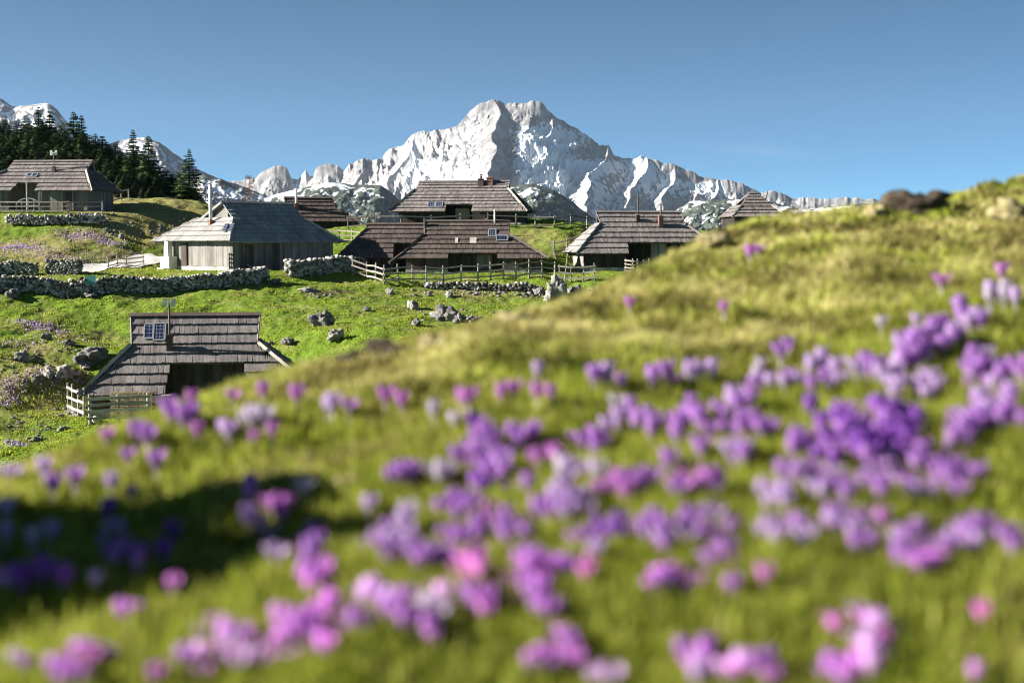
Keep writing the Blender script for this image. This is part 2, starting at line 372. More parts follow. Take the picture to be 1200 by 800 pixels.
# hut sites: name -> (px, base py, ridge depth); used for the pads here and for the huts below
SITES = {'A': (228.5, 489, 67, 71.0, 7.2, 5.2), 'C1': (464, 320, 106, 111.0, 4.5, 4.0), 'C2': (549, 320, 106, 108.6, 6.5, 4.4), 'D': (543, 263, 119, 123.0, 7.0, 5.0),
         'E': (747, 318, 107, 110.6, 7.2, 5.2), 'H': (62, 248.5, 116, 120.0, 9.5, 5.0), 'B': (298, 317, 103, 106.5, 7.4, 6.6), 'G': (362, 274, 123, 126.0, 5.5, 4.5), 'F': (881, 273, 132, 135, 6.0, 5.0)}
SITE = {}
for k, (px, py, Yb, Yr, rx, ry) in SITES.items():
    z0 = float(ray(px, py)[1]) * Yb; x = float(ray(px, 290)[0]) * Yr; SITE[k] = Vector((x, Yr, z0)); PADS.append((x, Yr - 1.6, rx * .95, ry * .72, z0))

def gauss(PX, PY, lst):
    o = 0
    for (cx, cy, rx, ry, a) in lst: o = o + a * np.exp(-(((PX - cx) / rx) ** 2 + ((PY - cy) / ry) ** 2))
    return o
tt = np.concatenate([np.linspace(-.75, -.385, 60), np.linspace(-.38, .25, 620), np.linspace(.255, .8, 90)])
yy = np.concatenate([np.linspace(7, 54, 60), np.linspace(54.3, 104, 330), np.linspace(104.2, 135, 170), np.linspace(136, 200, 50), np.linspace(204, 300, 16)])
T, Y = np.meshgrid(tt, yy); X = T * Y; Z = zmeadow(X, Y)
PX = 600 + T * F; PY = 290 - (Z / Y) * F
def meadow_dry(PX, PY, X, Y):
    d = .26 + gauss(PX, PY, [(20, 440, 75, 42, .45), (60, 295, 110, 24, .5), (185, 255, 70, 28, .75), (120, 245, 50, 14, .4), (640, 285, 60, 18, .3), (560, 340, 60, 12, .35), (460, 352, 60, 20, .12), (230, 300, 30, 6, -.3), (30, 268, 50, 8, -.35), (60, 485, 60, 25, .15)])
    return np.clip(d + .30 * pn(X * .35, Y * .35, 61) + .22 * pn(X * 1.1, Y * 1.1, 62), 0, 1)
dry = meadow_dry(PX, PY, X, Y)
def meadow_dirt(PX, PY, X, Y):
    return np.clip(gauss(PX, PY, [(60, 378, 60, 8, .6), (110, 392, 40, 8, .6), (550, 346, 85, 6, .5), (520, 374, 40, 10, .5), (385, 344, 36, 6, .75), (60, 258, 60, 6, .35), (200, 268, 40, 14, .4), (180, 245, 30, 10, .3), (640, 345, 30, 10, .55), (325, 331, 14, 6, .6), (450, 336, 60, 4, .4), (90, 480, 20, 6, .6), (340, 402, 40, 8, .35), (200, 350, 90, 2.5, .3), (640, 322, 60, 3, .4)])
       + .22 * pn(X * .5, Y * .5, 71) + .20 * pn(X * 2.2, Y * 2.2, 72), 0, 1)
dirt = meadow_dirt(PX, PY, X, Y)
np_mesh('meadow', np.stack([X, Y, Z], -1).reshape(-1, 3), grid_quads(*X.shape), MT['turf'],
        {'dry': ('POINT', dry), 'dirt': ('POINT', dirt)}, kind='structure')

# ------------------------------------------------------------------ far ground to the horizon
m = M('valley woods', .95, .1); n1 = m.noise(.004, m.co(), 8)
vm = m.col(m.ramp(n1, [(.3, (.02, .04, .02)), (.7, (.06, .09, .03))]))
a = np.linspace(-1.2, 1.2, 60) + math.pi / 2; r = np.concatenate([np.linspace(230, 2000, 20), np.linspace(2200, 7600, 24)])
A_, R_ = np.meshgrid(a, r); vz = -60 - sstep(230, 900, R_) * 340 + 25 * pn(A_ * 14, R_ * .002, 5)
np_mesh('valley', np.stack([R_ * np.cos(A_), R_ * np.sin(A_), vz], -1).reshape(-1, 3)[:, :], grid_quads(*A_.shape)[:, ::-1], vm, kind='structure')

# ------------------------------------------------------------------ mountains
def mat_mountain(name, rock, fs=1.0, sw=.55):
    m = M(name, .95, .1); s = m.attr('snow'); w = m.attr('wood'); v = m.co()
    n1 = m.noise(.012 * fs, v, 8, .65); n2 = m.noise(.05 * fs, v, 6, .65)
    r = m.ramp(n1, [(.3, rock[0]), (.5, rock[1]), (.7, rock[2])])
    r = m.mix(.5, r, m.ramp(n2, [(.3, (.5, .5, .52)), (.7, (1.35, 1.33, 1.3))]), 'MULTIPLY')
    g = m.ramp(n2, [(.35, (.03, .045, .04)), (.55, (.075, .09, .07)), (.72, (.20, .195, .175))])
    c = m.mix(m.ramp(m.math('ADD', w, m.math('MULTIPLY', m.math('SUBTRACT', n2, .5), 1.2)), [(.4, (0, 0, 0)), (.6, (1, 1, 1))]), r, g)
    sn = m.math('ADD', s, m.math('MULTIPLY', m.math('SUBTRACT', n2, .5), sw))
    sn = m.ramp(sn, [(.45, (0, 0, 0)), (.54, (1, 1, 1))])
    c = m.mix(sn, c, (.72, .735, .76))
    return m.col(c)
def mountain(name, D, prof, px0, px1, nc, bs, smooth_px, slope, gully, gscale, snowf, woodf, jag, seed, rib=None, mat=None, skew=.35, warp=45, sm_len=50):
    pp = np.array(prof, float); px = np.linspace(px0, px1, nc); t, _ = ray(px, 290)
    fine = np.linspace(px0 - 150, px1 + 150, 4000); rf = np.interp(fine, pp[:, 0], pp[:, 1])
    rf = rf + jag * fbm(fine / 9.0, fine * 0 + seed, 4, seed)
    k = max(3, int(smooth_px / (fine[1] - fine[0]))); ker = np.hanning(2 * k + 1); ker /= ker.sum()
    rs = np.convolve(np.pad(rf, k, mode='edge'), ker, 'valid')
    zr = lambda q, arr: np.interp(q, fine, ray(600, arr)[1] * D)
    B, TT = np.meshgrid(bs, t, indexing='ij'); A = TT * D
    wq = warp * np.minimum(np.abs(B) / 200, 1.5) * fbm(A / 420, B / 420, 3, seed + 9)
    PXa = 600 + (A + wq - skew * .0 * B) / D * F
    lam = sstep(0, sm_len, B); Rb = zr(PXa, rf) * (1 - lam) + zr(PXa, rs) * lam
    iso = ridged(A / (gscale * .62) + wq / 60, B / (gscale * .62), 5, seed + 12, .55)
    g1 = ridged((A + skew * B + wq) / gscale, B / (gscale * 1.9), 4, seed + 1)
    g2 = ridged((A - .25 * B) / (gscale * .33), B / (gscale * .8), 4, seed + 4)
    Bp = np.maximum(B, 0); Bs = np.where(Bp < 320, Bp, 320 + (Bp - 320) * .62)
    Z = Rb - slope * Bs * (1 + gully * (.62 - g1)) - .9 * np.maximum(-B, 0)
    am = sstep(0, 160, np.abs(B))
    Z = Z - am * gscale * .22 * (1 - g2) - am * gscale * .07 * (1 - ridged(A / (gscale * .12), B / (gscale * .16), 4, seed + 6))
    Z = Z - sstep(5, 80, np.abs(B)) * gscale * .26 * (1 - iso)
    if rib:
        for (pts, fall, fr, sharp) in rib:
            pr = np.array(pts, float)                       # px, py, b along the rib
            order = np.argsort(pr[:, 2]); pr = pr[order]
            cx = np.interp(B, pr[:, 2], (pr[:, 0] - 600) / F * D); cz = np.interp(B, pr[:, 2], -(pr[:, 1] - 290) / F * (D - pr[:, 2]))
            sl = A + wq * .6 - cx + 18 * pn(B / 60, B * 0, seed + 2); lat = np.abs(sl); zz = cz - np.where(sl < 0, fall, fr) * lat - sharp * lat * (1 - g2)
            ok = (B >= pr[0, 2]) & (B <= pr[-1, 2]); zz = np.where(ok, zz, -1e4)
            Z = np.maximum(Z, np.minimum(zz, Rb + 2))
    Z = Z - sstep(5, 60, np.abs(B)) * gscale * .18 * (1 - iso)
    Yw = D - B; Xw = TT * Yw
    lap = np.zeros_like(Z); e = 4
    lap[e:-e, e:-e] = (Z[2 * e:, e:-e] + Z[:-2 * e, e:-e] + Z[e:-e, 2 * e:] + Z[e:-e, :-2 * e] - 4 * Z[e:-e, e:-e])
    Z = Z + 0; gx = np.gradient(Z, axis=1) / np.gradient(A, axis=1); gb = np.gradient(Z, axis=0) / np.gradient(B, axis=0)
    nz = 1 / np.sqrt(1 + gx * gx + gb * gb); PYp = 290 - Z / Yw * F; PXp = 600 + TT * F
    sn = snowf(PXp, PYp, nz, lap, A, B, g1); wd = woodf(PXp, PYp, nz, A, B)
    return np_mesh(name, np.stack([Xw, Yw, Z], -1).reshape(-1, 3), grid_quads(*Z.shape)[:, ::-1], mat,
                   {'snow': ('POINT', np.clip(sn, 0, 1)), 'wood': ('POINT', np.clip(wd, 0, 1))}, kind='structure')
MAIN = [(-300,235),(100,235),(215,226),(240,214),(258,222),(267,213),(283,211),(300,208),(310,201),(320,195),(328,193),(337,196),(343,208),(350,211),(357,203),(360,199),(364,206),(368,206),(372,196),(383,191),(397,194),(405,201),(410,194),(415,192),(427,185),(437,187),(447,190),(453,178),(463,172),(473,173),(480,162),(486,157),(495,153),(503,157),(513,152),(523,153),(537,150),(543,142),(552,130),(562,122),(573,117),(583,117),(593,122),(603,120),(614,121),(626,118),(635,121),(645,133),(663,144),(677,151),(693,163),(701,170),(713,170),(718,184),(733,186),(750,184),(764,187),(775,190),(789,193),(810,201),(820,207),(838,210),(859,212),(873,217),(890,226),(904,223),(915,226),(929,233),(946,231),(967,233),(985,231),(1002,232),(1016,233),(1080,240),(1200,245),(1500,250)]
def snow_main(PX, PY, nz, lap, A, B, g1):
    s = .355 + .62 * (nz - .55) + .022 * np.clip(lap, -7, 7) + .16 * (.62 - g1) + .20 * fbm(A / 170, B / 130, 4, 77)
    s = s + gauss(PX, PY, [(485, 180, 9, 22, .45), (515, 208, 45, 9, .5), (500, 196, 30, 9, .35), (620, 185, 22, 34, .55), (640, 205, 22, 18, .5), (665, 165, 34, 13, .42), (690, 195, 40, 10, .5), (655, 215, 12, 14, .5), (750, 200, 12, 20, .4), (780, 215, 18, 14, .35), (830, 222, 16, 8, .4), (700, 225, 40, 20, .18),
                               (545, 185, 30, 30, .05), (634, 182, 32, 36, .36), (615, 215, 20, 20, .2), (583, 165, 8, 34, -.3), (581, 215, 10, 25, -.2), (600, 205, 10, 30, -.5), (610, 137, 40, 9, -.4), (700, 183, 30, 5, -.3), (810, 207, 20, 6, -.45), (425, 200, 60, 14, -.12), (325, 205, 20, 14, -.3), (585, 215, 12, 20, -.3)])
    return s
mountain('mountain', 5500, MAIN, 190, 1120, 1250, np.concatenate([np.linspace(-250, -20, 12), np.linspace(-10, 500, 190), np.linspace(504, 1100, 110)]),
         26, 1.05, .8, 165, snow_main, lambda PX, PY, nz, A, B: 0 * PX, 1.8, 11,
         rib=[([(578, 118, 0), (585, 134, 75), (581, 165, 210), (576, 200, 400), (572, 235, 600), (568, 270, 800)], .40, .95, .25),
              ([(712, 171, 0), (702, 188, 80), (692, 208, 220), (682, 245, 460)], .36, .95, .3),
              ([(487, 157, 0), (470, 190, 100), (455, 225, 260), (440, 260, 430)], .5, .8, .4),
              ([(537, 150, 0), (530, 175, 90), (522, 215, 300), (515, 245, 450)], .5, .8, .4),
              ([(645, 133, 0), (642, 150, 60), (634, 172, 160)], .5, .9, .4),
              ([(757, 184, 0), (750, 203, 90), (738, 240, 300)], .45, .9, .4),
              ([(789, 193, 0), (783, 212, 80), (775, 245, 260)], .45, .9, .4),
              ([(840, 210, 0), (832, 226, 70), (820, 250, 220)], .45, .9, .4),
              ([(425, 186, 0), (415, 212, 100), (405, 245, 260)], .5, .9, .4)],
         mat=mat_mountain('limestone and snow', ((.15, .147, .15), (.28, .27, .268), (.42, .40, .39))))
FOOT = [(-300,240),(80,232),(140,222),(215,214),(240,204),(262,210),(285,220),(300,228),(312,232),(330,226),(352,221),(374,216),(390,213),(412,216),(447,217),(455,222),(462,228),(475,240),(488,246),(520,238),(560,226),(600,218),(612,216),(624,215),(640,219),(649,223),(660,229),(668,234),(680,244),(697,256),(720,266),(750,262),(770,256),(785,250),(800,240),(808,236),(832,234),(868,233),(900,236),(940,245),(980,241),(1010,238),(1060,239),(1120,243),(1400,250)]
def snow_foot(PX, PY, nz, lap, A, B, g1):
    s = .43 + .03 * np.clip(lap, -5, 5) + .14 * (.60 - g1) + .30 * fbm(A / 70, B / 45, 4, 87) + .6 * (nz - .8)
    return s + gauss(PX, PY, [(260, 225, 40, 16, .22), (340, 225, 26, 7, .35), (375, 217, 30, 3, .25), (440, 235, 22, 14, -.22), (395, 240, 30, 14, .02), (640, 240, 30, 14, .02), (680, 250, 12, 10, -.2), (810, 255, 30, 12, .12), (870, 238, 20, 4, .1)])
mountain('hill', 2700, FOOT, 120, 1150, 900, np.concatenate([np.linspace(-120, -10, 8), np.linspace(-5, 420, 190), np.linspace(424, 700, 30)]),
         22, .42, .8, 70, snow_foot, lambda PX, PY, nz, A, B: .95 - .25 * sstep(.85, .6, nz) - gauss(PX, PY, [(250, 225, 45, 18, .3)]), .5, 23, mat=mat_mountain('dwarf pine and snow', ((.15, .14, .13), (.24, .22, .21), (.34, .31, .29)), 1.6, .75), skew=.6, warp=14, sm_len=120)
LEFT = [(-400,150),(-100,128),(-30,118),(0,113),(10,118),(20,125),(30,124),(43,123),(60,121),(66,124),(72,129),(80,140),(100,160),(120,172),(143,165),(160,162),(173,161),(190,167),(210,182),(233,198),(255,208),(280,216),(320,232),(400,250)]
def snow_left(PX, PY, nz, lap, A, B, g1):
    return .62 + .7 * (nz - .66) + .045 * np.clip(lap, -6, 6) + .25 * (.6 - g1) + .1 * fbm(A / 90, B / 90, 3, 97) - gauss(PX, PY, [(205, 195, 40, 14, .22)])
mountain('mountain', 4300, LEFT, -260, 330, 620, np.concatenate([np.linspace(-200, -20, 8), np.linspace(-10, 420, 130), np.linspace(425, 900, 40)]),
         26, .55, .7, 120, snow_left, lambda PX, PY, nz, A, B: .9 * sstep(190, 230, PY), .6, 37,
         mat=mat_mountain('darker limestone and snow', ((.15, .15, .155), (.24, .235, .235), (.33, .32, .31))))  # rock tones slightly darker than on the main range

# ------------------------------------------------------------------ HUTS
def shingles(mb, O, U, V, N, Lf, Rf, vlen, rows, pw=.14, notches=(), top_t=.02, butt=.125, seed=0, base_t=.5, tvar=.28):
    """a roof slope: overlapping tiers of riven boards; O top origin, U along the ridge, V down the slope, N outward"""
    r = random.Random(seed); h = vlen / rows
    pt = lambda u, v, n: O + U * u + V * v + N * n
    for i in range(rows):
        v0 = i * h; v1 = v0 + h; va = max(0, v0 - .12); vb = v1 + (.03 if i < rows - 1 else .10)
        spans = [(lambda v: Lf(v), lambda v: Rf(v))]
        segs = None
        for (n0, n1, nv, skl, skr) in notches:
            if v0 >= nv - .02:
                a0 = n0 - skl * (v0 - nv); b0 = n1 + skr * (v0 - nv)
                segs = [(Lf, lambda v, q=a0: q), (lambda v, q=b0: q, Rf)]
        for (lf, rf) in (segs or spans):
            mb.box8([pt(lf(v0), v0, -.07), pt(lf(v1), v1, -.07), pt(rf(v1), v1, -.07), pt(rf(v0), v0, -.07),
                     pt(lf(v0), v0, -.01), pt(lf(v1), v1, -.01), pt(rf(v1), v1, -.01), pt(rf(v0), v0, -.01)], base_t * .4)
            u = min(lf(v0), lf(v1)) - r.random() * pw; end = max(rf(v0), rf(v1))
            row_t = r.uniform(-.1, .1)
            while u < end:
                w = pw * r.uniform(.7, 1.3); ua, ub = u + .003, u + w - .003; u += w
                l0, l1, r0, r1 = max(ua, lf(va)), max(ua, lf(vb)), min(ub, rf(va)), min(ub, rf(vb))
                if r0 <= l0 and r1 <= l1: continue
                r0 = max(r0, l0 + .002); r1 = max(r1, l1 + .002)
                jb = vb + r.uniform(-.022, .022); nn = butt + r.uniform(-.010, .012); th = .05
                t = min(1, max(0, base_t + row_t + r.gauss(0, tvar * .6)))
                mb.box8([pt(l0, va, top_t - th), pt(l1, jb, nn - th), pt(r1, jb, nn - th), pt(r0, va, top_t - th),
                         pt(l0, va, top_t), pt(l1, jb, nn), pt(r1, jb, nn), pt(r0, va, top_t)], t)
def pl(pts):
    """piecewise-linear function of v from (v, u) pairs"""
    pts = sorted(pts)
    def f(v):
        if v <= pts[0][0]: return pts[0][1]
        for (a, ua), (b, ub) in zip(pts, pts[1:]):
            if v <= b: return ua + (ub - ua) * (v - a) / max(b - a, 1e-6)
        (a, ua), (b, ub) = pts[-2], pts[-1]; return ub + (ub - ua) * (v - b) / max(b - a, 1e-6)
    return f
def board_wall(mb, a, b, z0, zfun, seed=0, w=.22, th=.06, openings=()):
    """vertical boards from a to b (2D points); zfun(s) gives the top at distance s; openings (s0,s1,z0,z1)"""
    r = random.Random(seed); a = Vector((*a, 0)); b = Vector((*b, 0)); Ln = (b - a).length; d = (b - a).normalized(); nrm = Vector((d.y, -d.x, 0)); s = 0
    cuts = sorted([q for o in openings for q in o[:2]])
    while s < Ln - .01:
        e = min(Ln, s + w * r.uniform(.75, 1.25))
        for q in cuts:
            if s + .01 < q < e: e = q
        t = min(1, max(0, r.gauss(.5, .22))); off = nrm * r.uniform(0, .015)
        pieces = [(z0, None)]
        for (o0, o1, oz0, oz1) in openings:
            if s >= o0 - .005 and e <= o1 + .005: pieces = ([(z0, oz0)] if oz0 > z0 + .02 else []) + [(oz1, None)]
        for (za, zb) in pieces:
            za0 = za; t0 = zfun(s) if zb is None else zb; t1 = zfun(e) if zb is None else zb
            if max(t0, t1) <= za0 + .02: continue
            t0 = max(t0, za0 + .01); t1 = max(t1, za0 + .01); p = a + d * (s + .004) + off; q = a + d * (e - .004) + off; i = nrm * -th
            up = lambda v, z: Vector((v.x, v.y, z))
            mb.box8([up(p, za0), up(q, za0), up(q + i, za0), up(p + i, za0), up(p, t0), up(q, t1), up(q + i, t1), up(p + i, t0)], t)
        s = e
def hut(site, label, rz, H, K, E, rl, rr, kl, kr, el, er, df, db=None, notch=None, rows=8, roofm='roof_grey', wallm='wall_grey', hipm=None, left_hip=True, right_hip=True,
        plinth=.35, name='wooden_hut', pw=.14, seed=1, oh=.45, depth=1.6, base_t=.5, door=None, ridge_m=None, bargem='board_pale', bw=.16, wall_front=None, hip_lift=.16):
    db = db or df; R = thing(name, label, 'hut', SITE[site], rz)
    tn = df / (H - E); yF = lambda z: -tn * (H - z); tb = db / (H - E); yB = lambda z: tb * (H - z)
    wf = wall_front or wallm
    # main slopes
    def slope(sgn, tan_, nch, sd, nm):
        mb = MB(); ln = math.hypot(H - E, tan_ * (H - E)); V = Vector((0, sgn * tan_, -1)).normalized(); N = Vector((0, sgn, tan_)).normalized()
        vz = lambda z: (H - z) / (H - E) * ln
        Lf = pl([(0, -rl), (vz(K), -kl), (ln, -el if left_hip else -kl)]); Rf = pl([(0, rr), (vz(K), kr), (ln, er if right_hip else kr)])
        n = [(n0, n1, vz(z), k0, k1) for (n0, n1, z, k0, k1) in nch]
        shingles(mb, Vector((0, 0, H)), Vector((1, 0, 0)), V, N, Lf, Rf, ln, rows, pw, n, seed=sd, base_t=base_t); return mb.build(nm, MT[roofm], R)
    roof = slope(-1, tn, [notch] if notch else [], seed * 7 + 1, 'roof'); slope(1, tb, [], seed * 7 + 2, 'roof')
    # hipped skirts at the ends with their raised verges, gable triangles above them
    for sd, on, kx, ex, rx in ((-1, left_hip, kl, el, rl), (1, right_hip, kr, er, rr)):
        if on:
            mb = MB(); dz = K - E; dx = ex - kx; ln = math.hypot(dx, dz); V = Vector((sd * dx, 0, -dz)).normalized(); N = Vector((sd * dz, 0, dx)).normalized()
            U = Vector((0, -sd, 0)); ext = .12          # U keeps U x V along N
            fr = lambda z: (-yF(z) + ext); bk = lambda z: (yB(z) + ext)
            a0, a1, b0, b1 = (fr(K), fr(E), bk(K), bk(E))
            if sd < 0: Lf, Rf = pl([(0, -a0), (ln, -a1)]), pl([(0, b0), (ln, b1)]); U = Vector((0, 1, 0))
            else: Lf, Rf = pl([(0, -a0), (ln, -a1)]), pl([(0, b0), (ln, b1)]); U = Vector((0, 1, 0))
            shingles(mb, Vector((sd * kx, 0, K)) + N * hip_lift, U, V, N, Lf, Rf, ln, max(3, round(rows * ln / math.hypot(H - E, df))), pw, seed=seed * 7 + 3 + sd, base_t=base_t)
            mb.build('roof', MT[hipm or roofm], R)
            for yy0, yy1 in ((-a0 - .03, -a1 - .03), (b0 + .03, b1 + .03)):
                p = Vector((sd * kx, yy0, K)) + N * hip_lift; q = Vector((sd * ex, yy1, E)) + N * hip_lift
                bb = MB(); bb.bar(p, q + V * .12, .06, bw, .6, N); bb.build('barge_board', MT[bargem], R)
        zg = K - .05 if on else E - .3
        gm = MB(); xg = sd * (min(kx, rx) - (.30 if on else .12))
        if on: board_wall(gm, (xg, yF(K)), (xg, yB(K)), K - .2, lambda s, w=(yB(K) - yF(K)), f=-yF(K): H - .12 - (f - s) / tn if s < f else H - .12 - (s - f) / tb, seed + 11)
        else: board_wall(gm, (xg, yF(E) + oh), (xg, yB(E) - oh), 0, lambda s, f=-yF(E) - oh: H - .12 - (f - s) / tn if s < f else H - .12 - (s - f) / tb, seed + 11)
        gm.build('gable', MT[wallm], R)
        for yfun in (yF, yB):
            bb = MB(); bb.bar((sd * (rx + .03), yfun(H) , H + .06), (sd * (kx + .03), yfun(K) * 1.0, K + .06), .06, .18, .45, Vector((0, 1, .8))); bb.build('barge_board', MT[roofm], R)
    rb = MB(); rb.bar((-rl - .12, -.09, H + .06), (rr + .12, -.09, H + .06), .28, .05, .3, Vector((0, -.6, 1))); rb.bar((-rl - .1, .10, H + .05), (rr + .1, .10, H + .05), .26, .05, .3, Vector((0, .6, 1)))
    rb.build('ridge_board', MT[ridge_m or roofm], R)
    # walls
    xl = -(el if left_hip else kl) + oh; xr = (er if right_hip else kr) - oh; y0 = -df + oh; y1 = db - oh; top = E + oh / tn - .13
    cap = lambda x, z: min(z, K - .13 - (abs(x) - (kl if x < 0 else kr)) * ((K - E) / max((el - kl) if x < 0 else (er - kr), .01)) if ((x < -kl and left_hip) or (x > kr and right_hip)) else z)
    w = MB(); pz = plinth if plinth else 0
    fd = door or []
    if notch:
        n0, n1, zn = notch[:3]; k0 = notch[3] * (H - E) * .8; k1 = notch[4] * (H - E) * .8; n0 -= k0; n1 += k1
        for q, (p0, p1, op) in enumerate((((xl, y0), (n0, y0), [(a - xl, b - xl, c, d) for a, b, c, d in fd if b < n0]), ((n1, y0), (xr, y0), [(a - n1, b - n1, c, d) for a, b, c, d in fd if a > n1]))):
            w = MB(); board_wall(w, p0, p1, pz, lambda s, p0=p0: cap(p0[0] + s, top), seed + 1 + q, openings=op); w.build('wall', MT[wf], R)
        yd = y0 + depth; td = min(H - .3, E + (oh + depth) / tn - .13); w = MB()
        board_wall(w, (n0 - .02, yd), (n1 + .02, yd), 0, lambda s: td, seed + 3)
        board_wall(w, (n0, y0 + .03), (n0, yd), 0, lambda s: E + (oh + s) / tn - .13, seed + 4)
        board_wall(w, (n1, yd), (n1, y0 + .03), 0, lambda s: E + (oh + depth - .03 - s) / tn - .13, seed + 4); w.build('porch_wall', MT[wf], R); w = MB()
    else:
        board_wall(w, (xl, y0), (xr, y0), pz, lambda s: cap(xl + s, top), seed + 1, openings=[(a - xl, b - xl, c, d) for a, b, c, d in fd]); w.build('wall', MT[wf], R); w = MB()
    board_wall(w, (xr, y1), (xl, y1), pz, lambda s: cap(xr - s, E + oh / tb - .13), seed + 5)
    w.build('wall', MT[wallm], R)
    if left_hip: wl = MB(); board_wall(wl, (xl, y1), (xl, y0), pz, lambda s: min(E + oh * (K - E) / (el - kl) - .1, E + (oh + min(s, y1 - y0 - s)) / tn), seed + 6); wl.build('wall', MT[wallm], R)
    if right_hip: wl = MB(); board_wall(wl, (xr, y0), (xr, y1), pz, lambda s: min(E + oh * (K - E) / (er - kr) - .1, E + (oh + min(s, y1 - y0 - s)) / tn), seed + 7); wl.build('wall', MT[wallm], R)
    if plinth:
        r = random.Random(seed); e = .06
        def stones(x0, yy0, x1, yy1):
            pb = MB()
            n = max(1, int(math.hypot(x1 - x0, yy1 - yy0) / .5)); 
            for i in range(n):
                a = Vector((x0 + (x1 - x0) * i / n, yy0 + (yy1 - yy0) * i / n, 0)); b = Vector((x0 + (x1 - x0) * (i + .97) / n, yy0 + (yy1 - yy0) * (i + .97) / n, 0)); z = plinth * r.uniform(.9, 1.02)
                a.z = b.z = z / 2 - .35; pb.bar(a, b, .3, z + .7, r.uniform(.5, 1))
            pb.build('plinth', MT['drystone'], R)
        ex_ = notch is not None
        for seg in (((xl - e, y0 + .06, n0, y0 + .06), (n1, y0 + .06, xr + e, y0 + .06)) if ex_ else ((xl - e, y0 + .06, xr + e, y0 + .06),)): stones(*seg)
        stones(xl + .06, y1, xl + .06, y0 + .25); stones(xr - .06, y0 + .25, xr - .06, y1)
    fz = lambda x, z, n=0.0: Vector((x, -tn * (H - z), z)) + Vector((0, -1, tn)).normalized() * n       # point on the front slope
    return R, fz, tn
def flue(R, p, h, r=.09, m='metal_dark', base=.0, base_m=None, base_w=.4, base_h=.9, capk='cone'):
    mb = MB(); mb.tube(p - Vector((0, 0, .3)), p + Vector((0, 0, h)), r, r, 12)
    c = mb.build('chimney', MT[m], R, True)
    k = MB(); tp = p + Vector((0, 0, h))
    if capk == 'cone': k.tube(tp + Vector((0, 0, .06)), tp + Vector((0, 0, .2)), r * 2.0, r * .3, 12); k.tube(tp - Vector((0, 0, .02)), tp + Vector((0, 0, .08)), r * .5, r * .5, 8)
    else:
        k.bar(tp + Vector((-.2, 0, .12)), tp + Vector((.2, 0, .12)), .2, .05); k.bar(tp + Vector((-.2, 0, -.1)), tp + Vector((-.2, 0, .3)), .05, .2); k.bar(tp + Vector((.2, 0, -.1)), tp + Vector((.2, 0, .3)), .05, .2); k.bar(tp + Vector((0, 0, -.02)), tp + Vector((0, 0, .12)), .1, .1)
    k.build('cap', MT[m if capk == 'cone' else 'metal_pale'], c)
    if base:
        b = MB(); b.box(p.x - base_w / 2, p.x + base_w / 2, p.y - base_w / 2, p.y + base_w / 2, p.z - .4, p.z + base_h); b.box(p.x - base_w * .58, p.x + base_w * .58, p.y - base_w * .58, p.y + base_w * .58, p.z + base_h, p.z + base_h + .06)
        b.build('collar', MT[base_m or m], c)
    return c
def panel(R, fz, tn, x, z, w, h, tilt=0.0, lift=.14):
    """solar panel lying on the front slope, lower-left corner at (x, z)"""
    N = Vector((0, -1, tn)).normalized(); V = Vector((0, tn, 1)).normalized(); o = fz(x, z, lift); U = Vector((1, 0, 0))
    if tilt: q = Matrix.Rotation(tilt, 3, 'X'); N = q @ N; V = q @ V
    e = .035
    fr = MB()
    for a, b in (((0, 0), (w, 0)), ((0, h), (w, h))): fr.bar(o + U * a[0] + V * a[1], o + U * b[0] + V * b[1], .06, .06, .5, N)
    for a, b in (((0, .03), (0, h - .03)), ((w, .03), (w, h - .03))): fr.bar(o + U * a[0] + V * a[1], o + U * b[0] + V * b[1], .06, .055, .5, N)
    f = fr.build('solar_panel', MT['alu'], R)
    g = MB(); g.prism([o + U * e + V * e - N * .012, o + U * (w - e) + V * e - N * .012, o + U * (w - e) + V * (h - e) - N * .012, o + U * e + V * (h - e) - N * .012], N * .025); g.build('solar_cells', MT['solar'], f)
    lg = MB()
    for a in (w * .2, w * .8): lg.bar(o + U * a + V * .1, o + U * a + V * .1 - N * (lift + .05), .05, .05); lg.bar(o + U * a + V * (h - .1), o + U * a + V * (h - .1) - N * (lift + .05), .05, .05)
    lg.build('bracket', MT['alu'], f)
def opening(R, x0, x1, y, z0, z1, name='door', m='wall_brown', frame=True, handle=True, m2='fence_dark'):
    d = MB(); r = random.Random(int(x0 * 100)); n = max(2, int((x1 - x0) / .2))
    for i in range(n): d.box(x0 + (x1 - x0) * i / n + .005, x0 + (x1 - x0) * (i + 1) / n - .005, y - .02, y + .03, z0, z1, r.random())
    o = d.build(name, MT[m], R)
    if frame:
        f = MB(); f.box(x0 - .09, x0, y - .07, y + .04, z0, z1); f.box(x1, x1 + .09, y - .07, y + .04, z0, z1); f.box(x0 - .09, x1 + .09, y - .07, y + .04, z1, z1 + .1); f.build('frame', MT[m2], o)
    if handle and name == 'door':
        h = MB(); h.tube((x1 - .1, y - .06, z0 + (z1 - z0) * .5 - .08), (x1 - .1, y - .06, z0 + (z1 - z0) * .5 + .08), .018); h.build('handle', MT['metal_dark'], o)
    return o
def dbg(k, R, pts):
    for n, p in pts.items():
        M4 = Matrix.Translation(R.location) @ Matrix.Rotation(R.rotation_euler.z, 4, 'Z'); print('DBG', k, n, [round(q) for q in proj(M4 @ Vector(p))])

